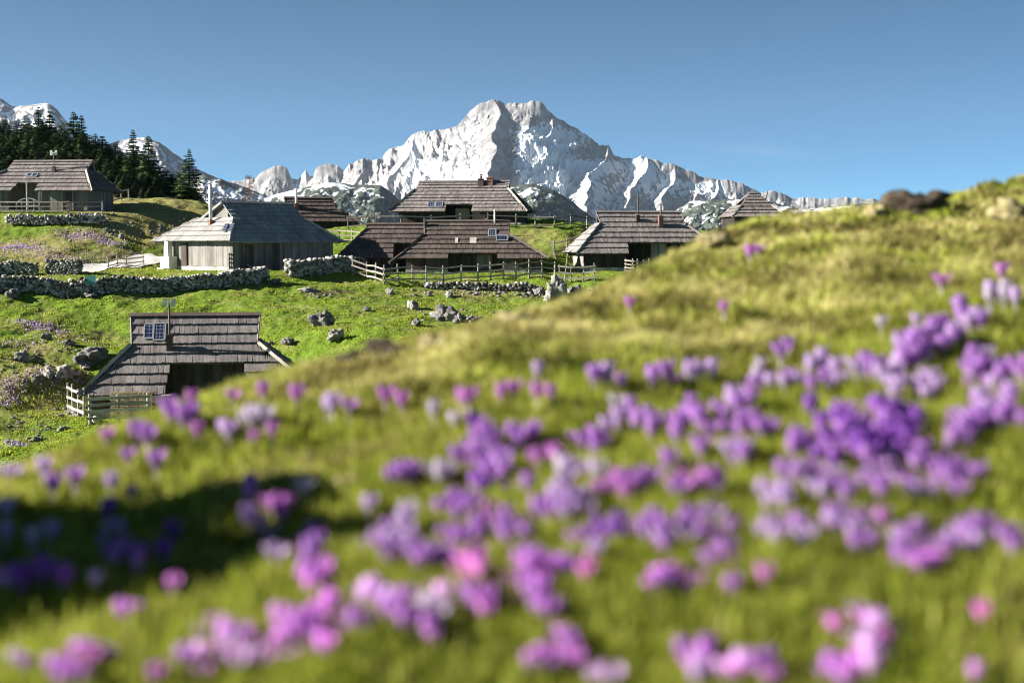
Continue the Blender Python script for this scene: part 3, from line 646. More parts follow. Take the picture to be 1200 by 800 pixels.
# A: the low hut in front
hp = dict(H=4.64, K=3.24, E=1.09, rl=3.1, rr=3.1, kl=2.95, kr=2.95, el=5.1, er=5.6, df=3.6)
A, fz, tn = hut('A', 'nearest hut low in the hollow, grey shingle roof with wide dark opening', math.radians(10), notch=(-1.15, 2.35, 2.55, .12, .12), rows=8, seed=3, ridge_m='roof_dark', oh=.35, plinth=.25, depth=1.8, wallm='wall_brown', **hp)
dbg('A', A, {'ridgeL 156,369': (-3.07, 0, 4.64), 'ridgeR 300,369': (3.07, 0, 4.64), 'eaveL 97,461': (-5.3, -3.6, 1.09), 'kinkL 165,404': (-2.66, -1.42, 3.24), 'kinkR 303,403': (3.11, -1.42, 3.24), 'notch 197..282,427': (-1.3, -2.26, 2.4)})
flue(A, fz(-1.2, 3.0), 2.25, .055, 'metal_dark', 1, 'metal_dark', .3, .75, 'H')
panel(A, fz, tn, -2.45, 3.5, .42, .95); panel(A, fz, tn, -2.0, 3.42, .55, 1.1)
# C1, C2: the two joined huts in the middle
hut('C1', 'left and lower of the two joined brown huts, behind the bent fence corner', 0, H=3.68, K=3.3, E=1.1, rl=2.2, rr=2.2, kl=2.15, kr=2.2, el=4.2, er=4.2, df=2.75, notch=(-.02, 1.5, 2.35, 0, 0), rows=7, roofm='roof_brown', wallm='wall_brown', right_hip=False, bargem='roof_brown', seed=5, plinth=.2, hip_lift=.1)
C2, fz, tn = hut('C2', 'right one of the two joined brown huts, small panel and pale patches on its roof', 0, H=3.87, K=2.85, E=1.1, rl=3.2, rr=3.1, kl=3.25, kr=3.05, el=5.0, er=5.9, df=2.9, notch=(-1.45, 2.1, 1.75, 0, .25), rows=8, roofm='roof_brown', wallm='wall_brown', bargem='roof_brown', seed=6, plinth=.25, hip_lift=.1, depth=1.2)
dbg('C2', C2, {'ridge 500..597,261': (-3.2, 0, 3.87), 'rr': (3.1, 0, 3.87), 'eL 474,304': (-5, -2.9, 1.1), 'eR 640,310': (5.9, -2.9, 1.1), 'notch 526..584,292': (-1.45, -2.2, 1.75)})
panel(C2, fz, tn, 1.55, 2.65, .55, .75); panel(C2, fz, tn, 2.15, 2.35, .85, .45, .35)
w = MB(); w.box8([fz(.15 + a, 2.15 + b, .10 + c) for (a, b, c) in ((0, 0, 0), (.5, 0, 0), (.5, .42, 0), (0, .42, 0), (0, 0, .03), (.5, 0, .03), (.5, .42, .03), (0, .42, .03))], .9); w.box8([fz(-.95 + a, 2.15 + b, .10 + c) for (a, b, c) in ((0, 0, 0), (.22, 0, 0), (.22, .42, 0), (0, .42, 0), (0, 0, .03), (.22, 0, .03), (.22, .42, .03), (0, .42, .03))], .8)
w.build('new_shingles', MT['board_pale'], C2)
flue(C2, fz(2.0, 3.7), .9, .07, 'metal_pale')
w = MB(); w.tube((-3.3, -.5, 2.6), (-3.3, -.5, 4.1), .09, .08, 8, .3); w.bar((-3.2, -1.0, 2.75), (-5.75, -3.35, .75), .14, .2, .4); w.build('verge_beam', MT['roof_brown'], C2)
w = MB(); w.tube((-.2, -1.45 - .05, 0.9), (-.2, -1.30, .9), .45, .45, 18, .5); w.build('wooden_roundel', MT['wall_brown'], C2)
opening(C2, .75, 1.7, -1.45, .3, 1.25, 'window', 'wall_grey')
# D: the highest hut on the skyline
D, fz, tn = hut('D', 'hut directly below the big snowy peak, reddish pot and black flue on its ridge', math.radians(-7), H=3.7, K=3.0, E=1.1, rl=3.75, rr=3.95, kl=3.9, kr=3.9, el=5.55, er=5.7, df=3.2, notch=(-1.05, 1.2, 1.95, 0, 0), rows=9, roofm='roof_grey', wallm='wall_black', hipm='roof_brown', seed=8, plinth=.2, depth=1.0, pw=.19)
dbg('D', D, {'ridge 491,218': (-3.75, 0, 4.35), 'ridge 596,213': (4.0, 0, 4.35), 'eL 459,250': (-6.1, -3.4, 1.35), 'eR 611,243/624,250': (5.75, -3.4, 1.35), 'notch 526..557,237': (-1.15, -2.2, 2.35)})
panel(D, fz, tn, -2.6, 1.4, .6, .7); panel(D, fz, tn, -1.96, 1.4, .6, .7)
flue(D, fz(1.6, 3.4), .8, .1, 'metal_dark', 1, 'metal_dark', .5, .5); flue(D, fz(2.35, 3.5), .45, .17, 'metal_red', 1, 'metal_red', .55, .5)
opening(D, -.3, .75, -1.82, .3, 1.3, 'shutter', 'blind')
# E: right hut, the sunlight on its left skirt is put into paler shingles
E_, fz, tn = hut('E', 'hut just behind the flowery slope at right, two slim flues on its roof', math.radians(7), H=4.5, K=3.6, E=1.35, rl=3.2, rr=3.4, kl=3.0, kr=3.4, el=5.2, er=5.8, df=3.4, notch=(-1.3, 3.6, 2.35, .1, 0), rows=8, roofm='roof_grey', wallm='wall_grey', hipm='roof_sunlit', bargem='roof_grey', seed=9, plinth=.3, depth=1.3, wall_front='wall_black', hip_lift=.12)
dbg('E', E_, {'ridge 698,252': (-3.2, 0, 4.5), 'ridge 796,249': (3.4, 0, 4.5), 'eF 682,299': (-5.2, -3.4, 1.35), 'eB 661,297': (-5.2, 3.4, 1.35), 'kink 703,265': (-3, -1, 3.6), 'notch 730,284': (-1.3, -2.3, 2.35)})
flue(E_, fz(-.15, 3.75), 2.0, .06, 'metal_dark', 1, 'metal_dark', .3, .45); flue(E_, fz(1.55, 3.35), 1.6, .07, 'metal_dark', 1, 'metal_red', .34, .8)
opening(E_, .75, 1.75, -1.75, .3, 2.2, 'door', 'wall_grey')
# H: upper left hut below the spruces
Hh, fz, tn = hut('H', 'hut at far left under the spruces, pale verge on its grey roof', math.radians(-5), H=4.3, K=3.45, E=1.75, rl=3.1, rr=3.5, kl=3.3, kr=3.35, el=6.2, er=4.6, df=3.3, notch=(-1.75, -.05, 2.55, .35, .05), rows=8, roofm='roof_grey', wallm='wall_mid', hipm='roof_brown', seed=12, plinth=.0, depth=1.3, oh=.4)
dbg('H', Hh, {'ridge 20,192': (-3.2, 0, 4.55), 'ridge 112,188': (3.6, 0, 4.55), 'eR 118,223': (4.55, -3.5, 1.75), 'eRb 141,225': (4.55, 3.5, 1.75), 'notch 31..56,214': (-2.3, -2.5, 2.55), 'base ,247': (0, -3.1, 0)})
panel(Hh, fz, tn, -1.35, 2.85, .42, .55); panel(Hh, fz, tn, -.9, 2.85, .42, .55)
flue(Hh, fz(.75, 3.35), 1.5, .05, 'metal_dark', 1, 'metal_dark', .26, .4, 'H')
opening(Hh, 2.2, 3.0, -2.99, .05, 1.75, 'door', 'wall_brown')
w = MB(); w.tube((-.75, -3.2, 0), (-.75, -3.2, 2.45), .08, .07, 8, .8); w.build('porch_post', MT['fence'], Hh)
# B: big hut turned half away, its shaded long roof to the right
B_, fz, tn = hut('B', 'broad hut behind the stone wall, sunlit plank end and long bluish shaded roof', math.radians(45), H=4.95, K=3.75, E=2.05, rl=2.75, rr=3.3, kl=2.85, kr=3.3, el=4.55, er=5.3, df=3.7, db=6.4, notch=(-3.0, -.6, 2.15, .25, .25), rows=9, roofm='roof_silver', wallm='wall_end', hipm='roof_sunlit', seed=15, plinth=.3, depth=.7, oh=.45, hip_lift=.14)
dbg('B', B_, {'apex 254,235': (-2.75, 0, 4.95), 'ridgeR 331,237': (3.6, 0, 4.95), 'eF 267,282': (-4.55, -3.7, 2.05), 'kF 270,255': (-2.85, -1.5, 3.75), 'kB 219,254': (-2.85, 1.5, 3.75), 'eB 180,290': (-4.55, 3.7, 2.05), 'eR 390,286': (5.6, -3.7, 2.05), 'base 268,317': (-4.1, -3.2, 0)})
hz = lambda y, v: Vector((-2.85 - (4.55 - 2.85) * v, y, 3.75 - 1.7 * v))
flue(B_, hz(.35, .35) + Vector((-.1, 0, .1)), 3.0, .13, 'metal_pale', 1, 'metal_red', .3, .35)
for yy0 in (-1.55, -2.3):
    g = MB(); p = [hz(yy0 - .2, .35), hz(yy0 - .2 - .45, .35), hz(yy0 - .6 - .45, .68), hz(yy0 - .6, .68)]; nn = Vector((-1, 0, 1)).normalized()
    g.prism([q + nn * .3 for q in p], nn * .05, .9); g.build('skylight', MT['solar'], B_)
opening(B_, -3.1 + .35, -1.9, -2.6, .25, 1.9, 'door', 'wall_brown')
d = MB(); d.box(-4.22, -4.14, 2.6, 3.3, .3, 2.0, .25); d.build('door', MT['wall_brown'], B_)
w = MB(); w.box(-4.9, -4.2, 3.9, 5.1, -.3, 1.0, .9); w.box(-4.75, -4.35, 4.3, 4.75, 1.0, 2.2, .9); w.box(-5.3, -4.9, 4.0, 4.9, -.3, .15); w.build('oven', MT['white'], B_)
# G: dark hut behind B
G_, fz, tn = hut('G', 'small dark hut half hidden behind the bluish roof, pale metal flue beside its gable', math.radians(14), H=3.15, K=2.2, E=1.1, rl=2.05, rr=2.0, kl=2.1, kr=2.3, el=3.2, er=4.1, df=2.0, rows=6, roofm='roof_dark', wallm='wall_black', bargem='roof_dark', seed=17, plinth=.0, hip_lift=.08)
dbg('G', G_, {'ridge 332,233': (-2.05, 0, 3.9), '386,233': (2, 0, 3.9), 'eR 418,274': (4.1, -2.5, 1.5), 'eaveF y260': (0, -2.5, 1.5)})
flue(G_, fz(-1.15, 2.2), 1.6, .12, 'metal_pale', 1, 'metal_red', .36, .4)
g = MB(); g.prism([fz(-1.9, 2.2, .14), fz(-1.5, 2.2, .14), fz(-1.5, 2.7, .14), fz(-1.9, 2.7, .14)], Vector((0, -.03, .04))); g.build('skylight', MT['solar'], G_)
# F: small hut far right with a steep ragged roof
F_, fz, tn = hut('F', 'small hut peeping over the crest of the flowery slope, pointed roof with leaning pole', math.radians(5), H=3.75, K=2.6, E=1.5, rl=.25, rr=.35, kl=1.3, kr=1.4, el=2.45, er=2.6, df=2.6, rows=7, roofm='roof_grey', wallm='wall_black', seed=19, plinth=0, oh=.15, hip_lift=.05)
dbg('F', F_, {'apex 884,225': (0, 0, 3.75), 'eL 847,254': (-2.9, -2.6, 1.5)})
w = MB(); w.tube((1.0, -.4, 2.6), (1.35, -.5, 3.95), .06, .05, 8, .3); w.bar((1.0, -.5, 2.7), (1.9, -.9, 2.9), .06, .1, .3); w.build('pole', MT['wall_brown'], F_)
opening(F_, .3, 1.0, -2.47, .75, 1.25, 'window', 'dark_gap', handle=False)

# ------------------------------------------------------------------ FENCES, DRY STONE WALLS
def fence(label, pts, h=1.15, rails=3, step=1.5, m='fence', group=None, lean=.05, fix=False, name='rail_fence', seed=0, rw=.05, rh=.10, post=.11):
    r = random.Random(seed); G = [Vector((P(px, py, Y0).x, Y0, gz(P(px, py, Y0).x, Y0))) if fix else gp(px, py, Y0) for px, py, Y0 in pts]; R = thing(name, label, 'fence', G[0], 0, group)
    path = [G[0]]
    for a, b in zip(G, G[1:]):
        n = max(1, round((b - a).length / step))
        for i in range(1, n + 1):
            q = a.lerp(b, i / n); q.z = gz(q.x, q.y); path.append(q)
    o = G[0]; tops = []
    for q in path:
        d = Vector((r.uniform(-lean, lean), r.uniform(-lean, lean), 1)); hh = h * r.uniform(1.02, 1.2)
        mb = MB(); mb.tube(q - o - Vector((0, 0, .3)), q - o + d * hh, post / 2 * r.uniform(.85, 1.15), post / 2 * .85, 7, r.random()); mb.build('post', MT[m], R); tops.append((q - o, d))
    for (a, da), (b, db_) in zip(tops, tops[1:]):
        for k in range(rails):
            z = h * (.24 + .70 * k / max(1, rails - 1)); mb = MB(); side = Vector((0, -post * .62, 0)); dv = (b - a).normalized() * .12
            mb.bar(a + da * (z + r.uniform(-.03, .03)) + side - dv, b + db_ * (z + r.uniform(-.03, .03)) + side + dv, rw, rh * r.uniform(.8, 1.2), r.random()); mb.build('rail', MT[m], R)
    return R
fence('bent rail fence before the two joined brown huts', [(414, 322, 104), (430, 328, 102.5), (450, 333, 101.5), (500, 331, 101.5), (560, 329, 102), (605, 328, 102), (650, 326, 102.5)], 1.15, 3, 1.05, 'fence', seed=1, post=.13)
fence('dark rails in front of the left joined hut, behind the bent fence', [(416, 317, 106), (440, 318, 106), (462, 318, 106)], 1.0, 3, 1.3, 'fence_dark', seed=2)
fence('short fence on the rock beside the right joined hut, leading toward the two-flue hut', [(656, 329, 102.5), (697, 329, 103.5)], 1.1, 3, .75, 'fence_dark', seed=3)
fence('long rail fence on the rise in front of the hut below the big peak', [(408, 268, 117), (470, 266, 117), (540, 265.5, 117), (605, 266, 117), (650, 267, 117.5), (688, 268, 118)], .95, 2, 2.0, 'fence_dark', seed=4, post=.14)
fence('low fence between the two-flue hut and the grassy rise', [(649, 299, 110), (664, 295, 112), (682, 292, 113)], 1.0, 2, 1.0, 'fence_dark', seed=5, post=.14)
fence('short pale fence before the door of the two-flue hut', [(733, 321, 105.5), (741, 322, 105), (760, 322, 105)], 1.05, 4, .55, 'fence', seed=6)
fence('sunlit fence on the grass right of the small dark hut', [(369, 284, 114), (398, 284, 114), (428, 286, 113.5)], 1.0, 3, 1.0, 'fence', seed=7, post=.13)
fence('pale fence running along the white gravel path', [(127, 315, 104), (148, 312, 106), (168, 310, 107)], .95, 3, 1.1, 'fence', seed=8)
fence('dark porch fence at the corner of the broad hut', [(269, 318, 100), (285, 315, 101.5), (301, 313, 103)], 1.25, 4, .9, 'fence_dark', seed=9)
fence('rail fence along the terrace of the hut at far left', [(-30, 251, 115), (0, 250, 115), (40, 250, 115), (80, 250, 115), (120, 250, 115)], .95, 3, 1.9, 'fence', seed=10)
fence('short fence on the bank under the dark spruces', [(133, 226, 126), (151, 225, 127)], .9, 2, 1.0, 'fence', seed=11)
fence('pale rail fence beside the left end of the nearest hut', [(80, 482, 67.5), (98, 490, 66)], 1.25, 3, .9, 'board_pale', seed=12, rh=.12)
fence('pale rail fence in front of the nearest hut', [(106, 491, 65.4), (140, 490, 65.6), (174, 489, 65.8)], 1.25, 4, 1.45, 'board_pale', fix=True, seed=13, rh=.13, post=.16)
fence('thin wire fence with stakes above the shaded stone wall', [(92, 307, 106), (128, 304, 107)], .8, 2, .7, 'fence_dark', seed=14, rh=.03, rw=.03, post=.06)
# arched gate on the far-left terrace, leaning poles, firewood and trough at the nearest hut
g0 = gp(33, 249, 114.3); R = thing('arched_gate', 'white arched gate standing on the terrace of the far left hut', 'gate', g0)
mb = MB(); prev = None
for i in range(13):
    a = math.pi * i / 12; q = Vector((-.95 * math.cos(a), 0, .55 + .6 * math.sin(a)))
    if prev: mb.bar(prev, q, .07, .07, .9)
    prev = q
mb.build('arch', MT['board_pale'], R)
for x in (-.95, -.5, 0, .5, .95): mb = MB(); mb.bar((x, 0, -.2), (x, 0, .55 + .6 * math.sqrt(max(0, 1 - (x / .95) ** 2))), .06, .06, .8); mb.build('bar', MT['board_pale'], R)
mb = MB(); mb.bar((-.95, -.06, .55), (.95, -.06, .55), .04, .09, .9); mb.build('rail', MT['board_pale'], R)
q = gp(652, 303, 109); mb = MB(); mb.bar((0, 0, -.2), (-.45, 0, 1.5), .14, .1, .9); o = mb.build('leaning_pole', MT['board_pale']); o.location = q; tag(o, 'pale plank leaning against the low fence near the two-flue hut', 'plank')
q = gp(661, 330, 102); mb = MB(); mb.tube((0, 0, -.2), (.25, .1, 2.0), .05, .035, 7, .6); o = mb.build('leaning_pole', MT['fence']); o.location = q; tag(o, 'thin slanting pole above the pale rock at the fence end', 'pole')
q = gp(290, 317, 100.5); mb = MB(); mb.bar((-.7, 0, .75), (.75, -.1, .05), .16, .08, .9); o = mb.build('plank', MT['board_pale']); o.location = q; tag(o, 'pale plank slanting down from the porch fence of the broad hut', 'plank')
q = Vector((P(155, 470, 66.7).x, 66.7, 0)); q.z = gz(q.x, q.y); r = random.Random(4); mb = MB()
for row in range(12):
    for i in range(19): mb.tube((-.95 + i * .105 + (row % 2) * .05, -.25, .1 + row * .1), (-.95 + i * .105 + (row % 2) * .05, .25, .1 + row * .1 + r.uniform(-.02, .02)), .05, .048, 6, r.random())
o = mb.build('firewood_stack', MT['logs']); o.location = q; tag(o, 'stack of split firewood behind the pale fence of the nearest hut', 'firewood')
q = Vector((P(182, 465, 66.8).x, 66.8, 0)); q.z = gz(q.x, q.y); mb = MB()
for i in range(5): mb.box(-.5, .75, -.35, .35, .75 + i * .07, .81 + i * .07, .3 + .1 * (i % 3))
mb.box(-.45, -.3, -.3, .3, -.2, .75); mb.box(.55, .7, -.3, .3, -.2, .75); o = mb.build('plank_pile', MT['fence_dark']); o.location = q; tag(o, 'grey plank pile beside the firewood at the nearest hut', 'planks')
p = gp(557, 266, 117.3) if True else None
R = thing('wooden_cross_post', 'pale post with a small crossboard in front of the hut below the big peak', 'post', (P(569.5, 266, 116.6).x, 116.6, gz(P(569.5, 266, 116.6).x, 116.6)))
mb = MB(); mb.box(-.07, .07, -.07, .07, -.3, 1.75); mb.build('post', MT['board_pale'], R); mb = MB(); mb.box(-.3, .3, -.1, -.07, 1.25, 1.5); mb.build('board', MT['white'], R)

ICO = {}
def ico(n):
    if n not in ICO:
        bm = bmesh.new(); bmesh.ops.create_icosphere(bm, subdivisions=n, radius=1); ICO[n] = (np.array([v.co[:] for v in bm.verts]), np.array([[v.index for v in f.verts] for f in bm.faces])); bm.free()
    return ICO[n]
def stone_wall(label, pts, h, th=.6, seed=0, size=.18, name='dry_stone_wall', cat='stone wall'):
    r = np.random.RandomState(seed); V, Fc = ico(1); G = [gp(*p) for p in pts]; o = G[0]; vs, fs, tn_ = [], [], []; n = 0
    for a, b in zip(G, G[1:]):
        ln = (b - a).length; d = (b - a) / ln; side = Vector((d.y, -d.x, 0)).normalized()
        if side.y > 0: side = -side
        for face in (0, 1):
            z = size * .3
            while z < h:
                s = r.rand() * size
                while s < ln:
                    w = size * r.uniform(.6, 1.5); hh = size * r.uniform(.55, 1.0); q = a + d * s; g = gz(q.x, q.y)
                    c = q + side * ((th / 2 - .1) * (1 if face == 0 else -1)) * (1 - .25 * z / h); c.z = g + z + r.uniform(-.05, .05) + (r.uniform(-.1, .12) if z > h - size else 0)
                    Q = V * (1 + .7 * (r.rand(len(V), 1) - .5)) * np.array([w * .58, .24, hh * .66]); Q = np.sign(Q) * np.abs(Q) ** .9
                    an = math.atan2(d.y, d.x) + r.uniform(-.2, .2); tl = r.uniform(-.35, .35); ca, sa = math.cos(an), math.sin(an)
                    Q = np.stack([Q[:, 0] * math.cos(tl) - Q[:, 2] * math.sin(tl), Q[:, 1], Q[:, 0] * math.sin(tl) + Q[:, 2] * math.cos(tl)], 1)
                    Q = np.stack([Q[:, 0] * ca - Q[:, 1] * sa, Q[:, 0] * sa + Q[:, 1] * ca, Q[:, 2]], 1) + np.array(c - o)
                    vs.append(Q); fs.append(Fc + n); n += len(V); tn_ += [float(np.clip(r.normal(.45, .34), 0, 1))] * len(Fc); s += w * .95
                z += size * .72
    ob = np_mesh(name, np.concatenate(vs), np.concatenate(fs), MT['drystone'], {'tone': ('FACE', tn_)}, False, 3); ob.location = o
    return tag(ob, label, cat)
stone_wall('long dry stone wall crossing the meadow behind the nearest hut', [(-40, 342, 90), (0, 341, 90), (100, 344, 91), (200, 341, 93), (260, 336, 95), (313, 328, 97)], .95, seed=1)
stone_wall('short dry stone wall between the broad hut and the joined huts', [(337, 323, 100), (375, 321, 102), (413, 318, 104)], 1.0, seed=2)
stone_wall('low shaded stone wall left of the gap above the long wall', [(-30, 322, 99), (0, 322, 99), (44, 322, 99.5)], .8, seed=3)
stone_wall('shaded block of stone wall next to the white gravel path', [(56, 323, 99), (94, 320, 101)], 1.0, seed=4)
stone_wall('rough retaining wall under the terrace of the far left hut', [(10, 262, 113.5), (60, 262, 113.7), (122, 262, 114)], .6, .9, seed=5, size=.22)
stone_wall('broken stone edging along the bank below the bent fence', [(496, 336, 100.5), (560, 338, 100.5), (630, 340, 101)], .35, .8, seed=6, size=.24)
q = gp(109, 343.5, 90.7); mb = MB(); mb.box(-.32, .32, -.5, -.46, .55, 1.15); o = mb.build('plaque', MT['plaque']); o.location = q; tag(o, 'small green plaque on the long dry stone wall', 'plaque')

# white gravel path beside the broad hut
m = M('white gravel', .95, .1); f = m.noise(14, m.co(), 5); MT['gravel'] = m.col(m.ramp(f, [(.3, (.52, .49, .44)), (.7, (.78, .75, .69))]))
ctr = [(85, 320, 101.5), (112, 315, 103.5), (135, 311, 105.5), (168, 306, 108.5), (190, 302, 111)]; pv = []
cs = [gp(*c) for c in ctr]
for i in range(len(cs) - 1):
    for k in range(8):
        q = cs[i].lerp(cs[i + 1], k / 8); d = (cs[i + 1] - cs[i]).normalized(); s_ = Vector((-d.y, d.x, 0)) * 1.05
        for e in (-1, -.5, 0, .5, 1): w_ = q + s_ * e; pv.append((w_.x, w_.y, gz(w_.x, w_.y) + .10 - .03 * abs(e)))
np_mesh('path', pv, grid_quads(len(pv) // 5, 5), MT['gravel'], kind='structure')

# ------------------------------------------------------------------ BOULDERS
def boulder(loc, w, h, d, seed, label, mat='rock', sub=3, rough=.45, name='boulder', group=None, cat='boulder', yaw=0):
    V, Fc = ico(sub); out = np.empty_like(V); sv = Vector((seed * 3.7, seed * 1.3, seed * 5.1))
    for i, p in enumerate(V):
        p = Vector(p); n1 = mnoise.fractal(p * 1.1 + sv, 1.0, 2.0, 3); c = mnoise.cell(p * 1.7 + sv); n3 = mnoise.fractal(p * 4 + sv, 1, 2, 3)
        out[i] = p * (1 + rough * n1 + .34 * (c - .5) + .16 * n3)
    out = out * np.array([w / 2, d / 2, h / 2]); out[:, 2] = np.where(out[:, 2] < -h * .3, -h * .3, out[:, 2])
    o = np_mesh(name, out, Fc, MT[mat], {}, False, 3); o.location = loc + Vector((0, 0, h * .18)); o.rotation_euler.z = yaw
    return tag(o, label, cat, group)
BL = [(376, 381, 25, 19, 84, 'rock', 'big grey boulder alone on the meadow right of the nearest hut'), (394, 396, 20, 14, 81, 'rock_pale', 'smaller pale boulder just below the big grey one on the meadow'),
 (15, 348, 20, 11, 89, 'rock', 'boulder at the foot of the long wall at the left edge'), (337, 402, 20, 8, 80, 'rock', 'flat rock in the grass right of the nearest roof'), (318, 404, 9, 5, 80, 'rock', 'little stone between the flat rock and the nearest roof'),
 (26, 421, 15, 13, 76, 'rock_pale', 'pointed pale stone on the left bank'), (108, 422, 40, 20, 76, 'rock', 'large dark boulder on the bank left of the nearest roof'), (77, 439, 30, 17, 74, 'rock_pale', 'pale broken outcrop below the large dark boulder'),
 (57, 441, 14, 13, 73.5, 'rock_pale', 'upright pale stone left of the broken outcrop'), (101, 430, 14, 9, 75, 'rock_pale', 'pale stone between the outcrop and the dark boulder'), (53, 398, 14, 9, 80, 'rock', 'grey rock beside the purple crocus streak on the left bank'), (80, 404, 22, 7, 79.5, 'rock', 'low rock in the dark gully above the large dark boulder'),
 (484, 362, 15, 13, 88, 'rock_pale', 'pale boulder uphill of the crest, left of the leaning dark slab'), (520, 374, 26, 20, 86.5, 'rock', 'leaning dark slab of rock above the blurred crest'), (538, 378, 16, 12, 86, 'rock', 'dark low rock wedged beside the leaning slab'), (553, 378, 18, 10, 86, 'rock_pale', 'whitish rock right of the leaning slab'), (488, 382, 13, 11, 84, 'rock', 'small grey stone just above the blurred crest, below the pale boulder'),
 (526, 347, 9, 8, 97, 'rock_pale', 'small pale stone in the grass below the bent fence'), (457, 344, 9, 9, 97, 'rock_pale', 'upright whitish stone near the bend of the fence'), (650, 351, 27, 31, 100, 'rock_pale', 'tall pale rock under the end of the bent fence'), (672, 346, 24, 14, 100, 'rock', 'dark low rock right of the tall pale rock'), (632, 345, 14, 10, 100.5, 'rock', 'grey rock left of the tall pale rock'),
 (430, 364, 11, 6, 88, 'rock', 'small rock in the open grass above the big grey boulder'), (362, 342, 22, 6, 97, 'rock_pale', 'flat pale stones by the bare earth below the short wall'), (125, 272, 8, 6, 112, 'rock_pale', 'whitish stone on the bank below the far left terrace'), (142, 279, 9, 6, 110, 'rock_pale', 'stone on the dry mound left of the broad hut'), (82, 283, 5, 4, 109, 'rock_pale', 'single white stone among the far crocuses'),
 (12, 520, 16, 7, 61, 'rock', 'dark stone low at the left edge of the meadow'), (44, 515, 14, 5, 62, 'rock_pale', 'pale stone in grass below the left fence'), (75, 505, 16, 7, 63, 'rock_pale', 'rubble stone downhill of the pale left fence'), (86, 484, 18, 8, 66.8, 'rock', 'rubble heap stone at the foot of the pale left fence'), (96, 486, 9, 7, 66, 'rock_pale', 'pale stone touching the left fence post of the nearest hut'), (112, 494, 11, 8, 64.8, 'white', 'white stone under the front fence corner of the nearest hut'),
 (200, 345, 6, 4, 90, 'rock', 'small stone at the foot of the long wall'), (106, 347, 20, 5, 88.5, 'rock', 'flat stones below the green plaque'), (322, 331, 14, 5, 97, 'rock', 'flat stone by the gap at the end of the long wall')]
for i, (px, py, w, h, Y0, mt, lb) in enumerate(BL):
    q = gp(px, py, Y0); s = q.y / F; boulder(q, w * s * 1.05, h * s * 1.25, w * s * .8, i + 1, lb, mt, 4, yaw=i * .7)
# loose rubble nobody could count
V, Fc = ico(1); vs, fs, n = [], [], 0; r = np.random.RandomState(5)
for (cx, cy, rx, ry, Y0, k, sz) in ((85, 483, 14, 5, 67, 45, .16), (75, 440, 22, 8, 74, 50, .16), (35, 500, 35, 16, 63, 50, .10), (30, 430, 35, 25, 75, 60, .11), (530, 372, 40, 8, 87, 45, .14), (570, 342, 70, 5, 99, 90, .16), (378, 345, 30, 4, 96, 26, .13), (140, 268, 30, 14, 113, 50, .16), (450, 365, 80, 25, 88, 40, .09), (660, 345, 30, 6, 100, 40, .2), (70, 400, 40, 8, 79, 35, .12), (200, 262, 20, 12, 118, 40, .14)):
    for _ in range(k):
        q = gp(cx + r.normal(0, rx * .6), cy + r.normal(0, ry * .6), Y0); s = sz * r.uniform(.4, 1.5)
        Q = V * (1 + .5 * (r.rand(len(V), 1) - .5)) * np.array([s, s * .8, s * .55]) + np.array(q); vs.append(Q); fs.append(Fc + n); n += len(V)
tag(np_mesh('rubble', np.concatenate(vs), np.concatenate(fs), MT['rock'], {}, False, 3), 'loose limestone rubble scattered over the meadow', 'rubble', kind='stuff')

# ------------------------------------------------------------------ TREES
m = M('spruce needles', .8, .2); t = m.attr('tone'); c = m.ramp(t, [(0, (.012, .027, .009)), (.5, (.045, .08, .024)), (1, (.15, .20, .055))]); MT['needles'] = m.col(c)
m = M('bark', .95, .1); f = m.noise(8, m.co((1, 1, .3)), 5); MT['bark'] = m.col(m.ramp(f, [(.3, (.05, .035, .025)), (.7, (.14, .10, .075))]))
m = M('larch twigs', .9, .1); t = m.attr('tone'); MT['twigs'] = m.col(m.ramp(t, [(0, (.16, .09, .06)), (1, (.34, .20, .13))]))
def spruce_mesh(seed, h=7.0, rad=1.5, tiers=34):
    r = np.random.RandomState(seed); vs, ts = [], []
    for k in range(tiers):
        f = (k + r.rand() * .6) / tiers; z = h * (.06 + .93 * f); rr = rad * (1 - f) ** .85 * r.uniform(.75, 1.12) + .06; nb = int(8 + 12 * (1 - f))
        for b in range(nb):
            if r.rand() < .10: continue
            a = r.rand() * 6.283; L_ = rr * r.uniform(.65, 1.2); d = np.array([math.cos(a), math.sin(a), 0]); sd = np.array([-d[1], d[0], 0]); droop = r.uniform(.15, .45) * (1 - f * .8); tone = np.clip(r.normal(.45, .2), 0, 1)
            for q in range(6):
                u0 = q / 6 * L_; u1 = (q + 1.5) / 6 * L_; zz = lambda u: z - droop * u + .16 * u * u / max(L_, .1)
                for sg in (-1, 1):
                    p0 = d * u0 + [0, 0, zz(u0)]; p1 = d * u1 + [0, 0, zz(u1)]; wv = (.14 + .26 * L_ * (1 - q / 7)) * r.uniform(.7, 1.3)
                    p2 = d * (u0 + .25 * L_) + sd * sg * wv + [0, 0, zz(u0) - .16 * r.uniform(.3, 1.3)]
                    vs += [p0, p1, p2]; ts.append(np.clip(tone + .15 * q / 6 + r.normal(0, .1), 0, 1))
    return np.array(vs), np.arange(len(vs)).reshape(-1, 3), ts
SP = []
for sd in range(6):
    v, f, t = spruce_mesh(100 + sd, 7.0, (1.35, 1.5, 1.75, 1.2, 1.6, 1.9)[sd], (34, 36, 32, 34, 38, 30)[sd]); c = np_mesh('crown', v, f, MT['needles'], {'tone': ('FACE', t)}, False, 3)
    mb = MB(); mb.tube((0, 0, -.8), (0, 0, 6.5), .16, .03, 7); tr = mb.build('trunk', MT['bark']); SP.append((c, tr))
used = set()
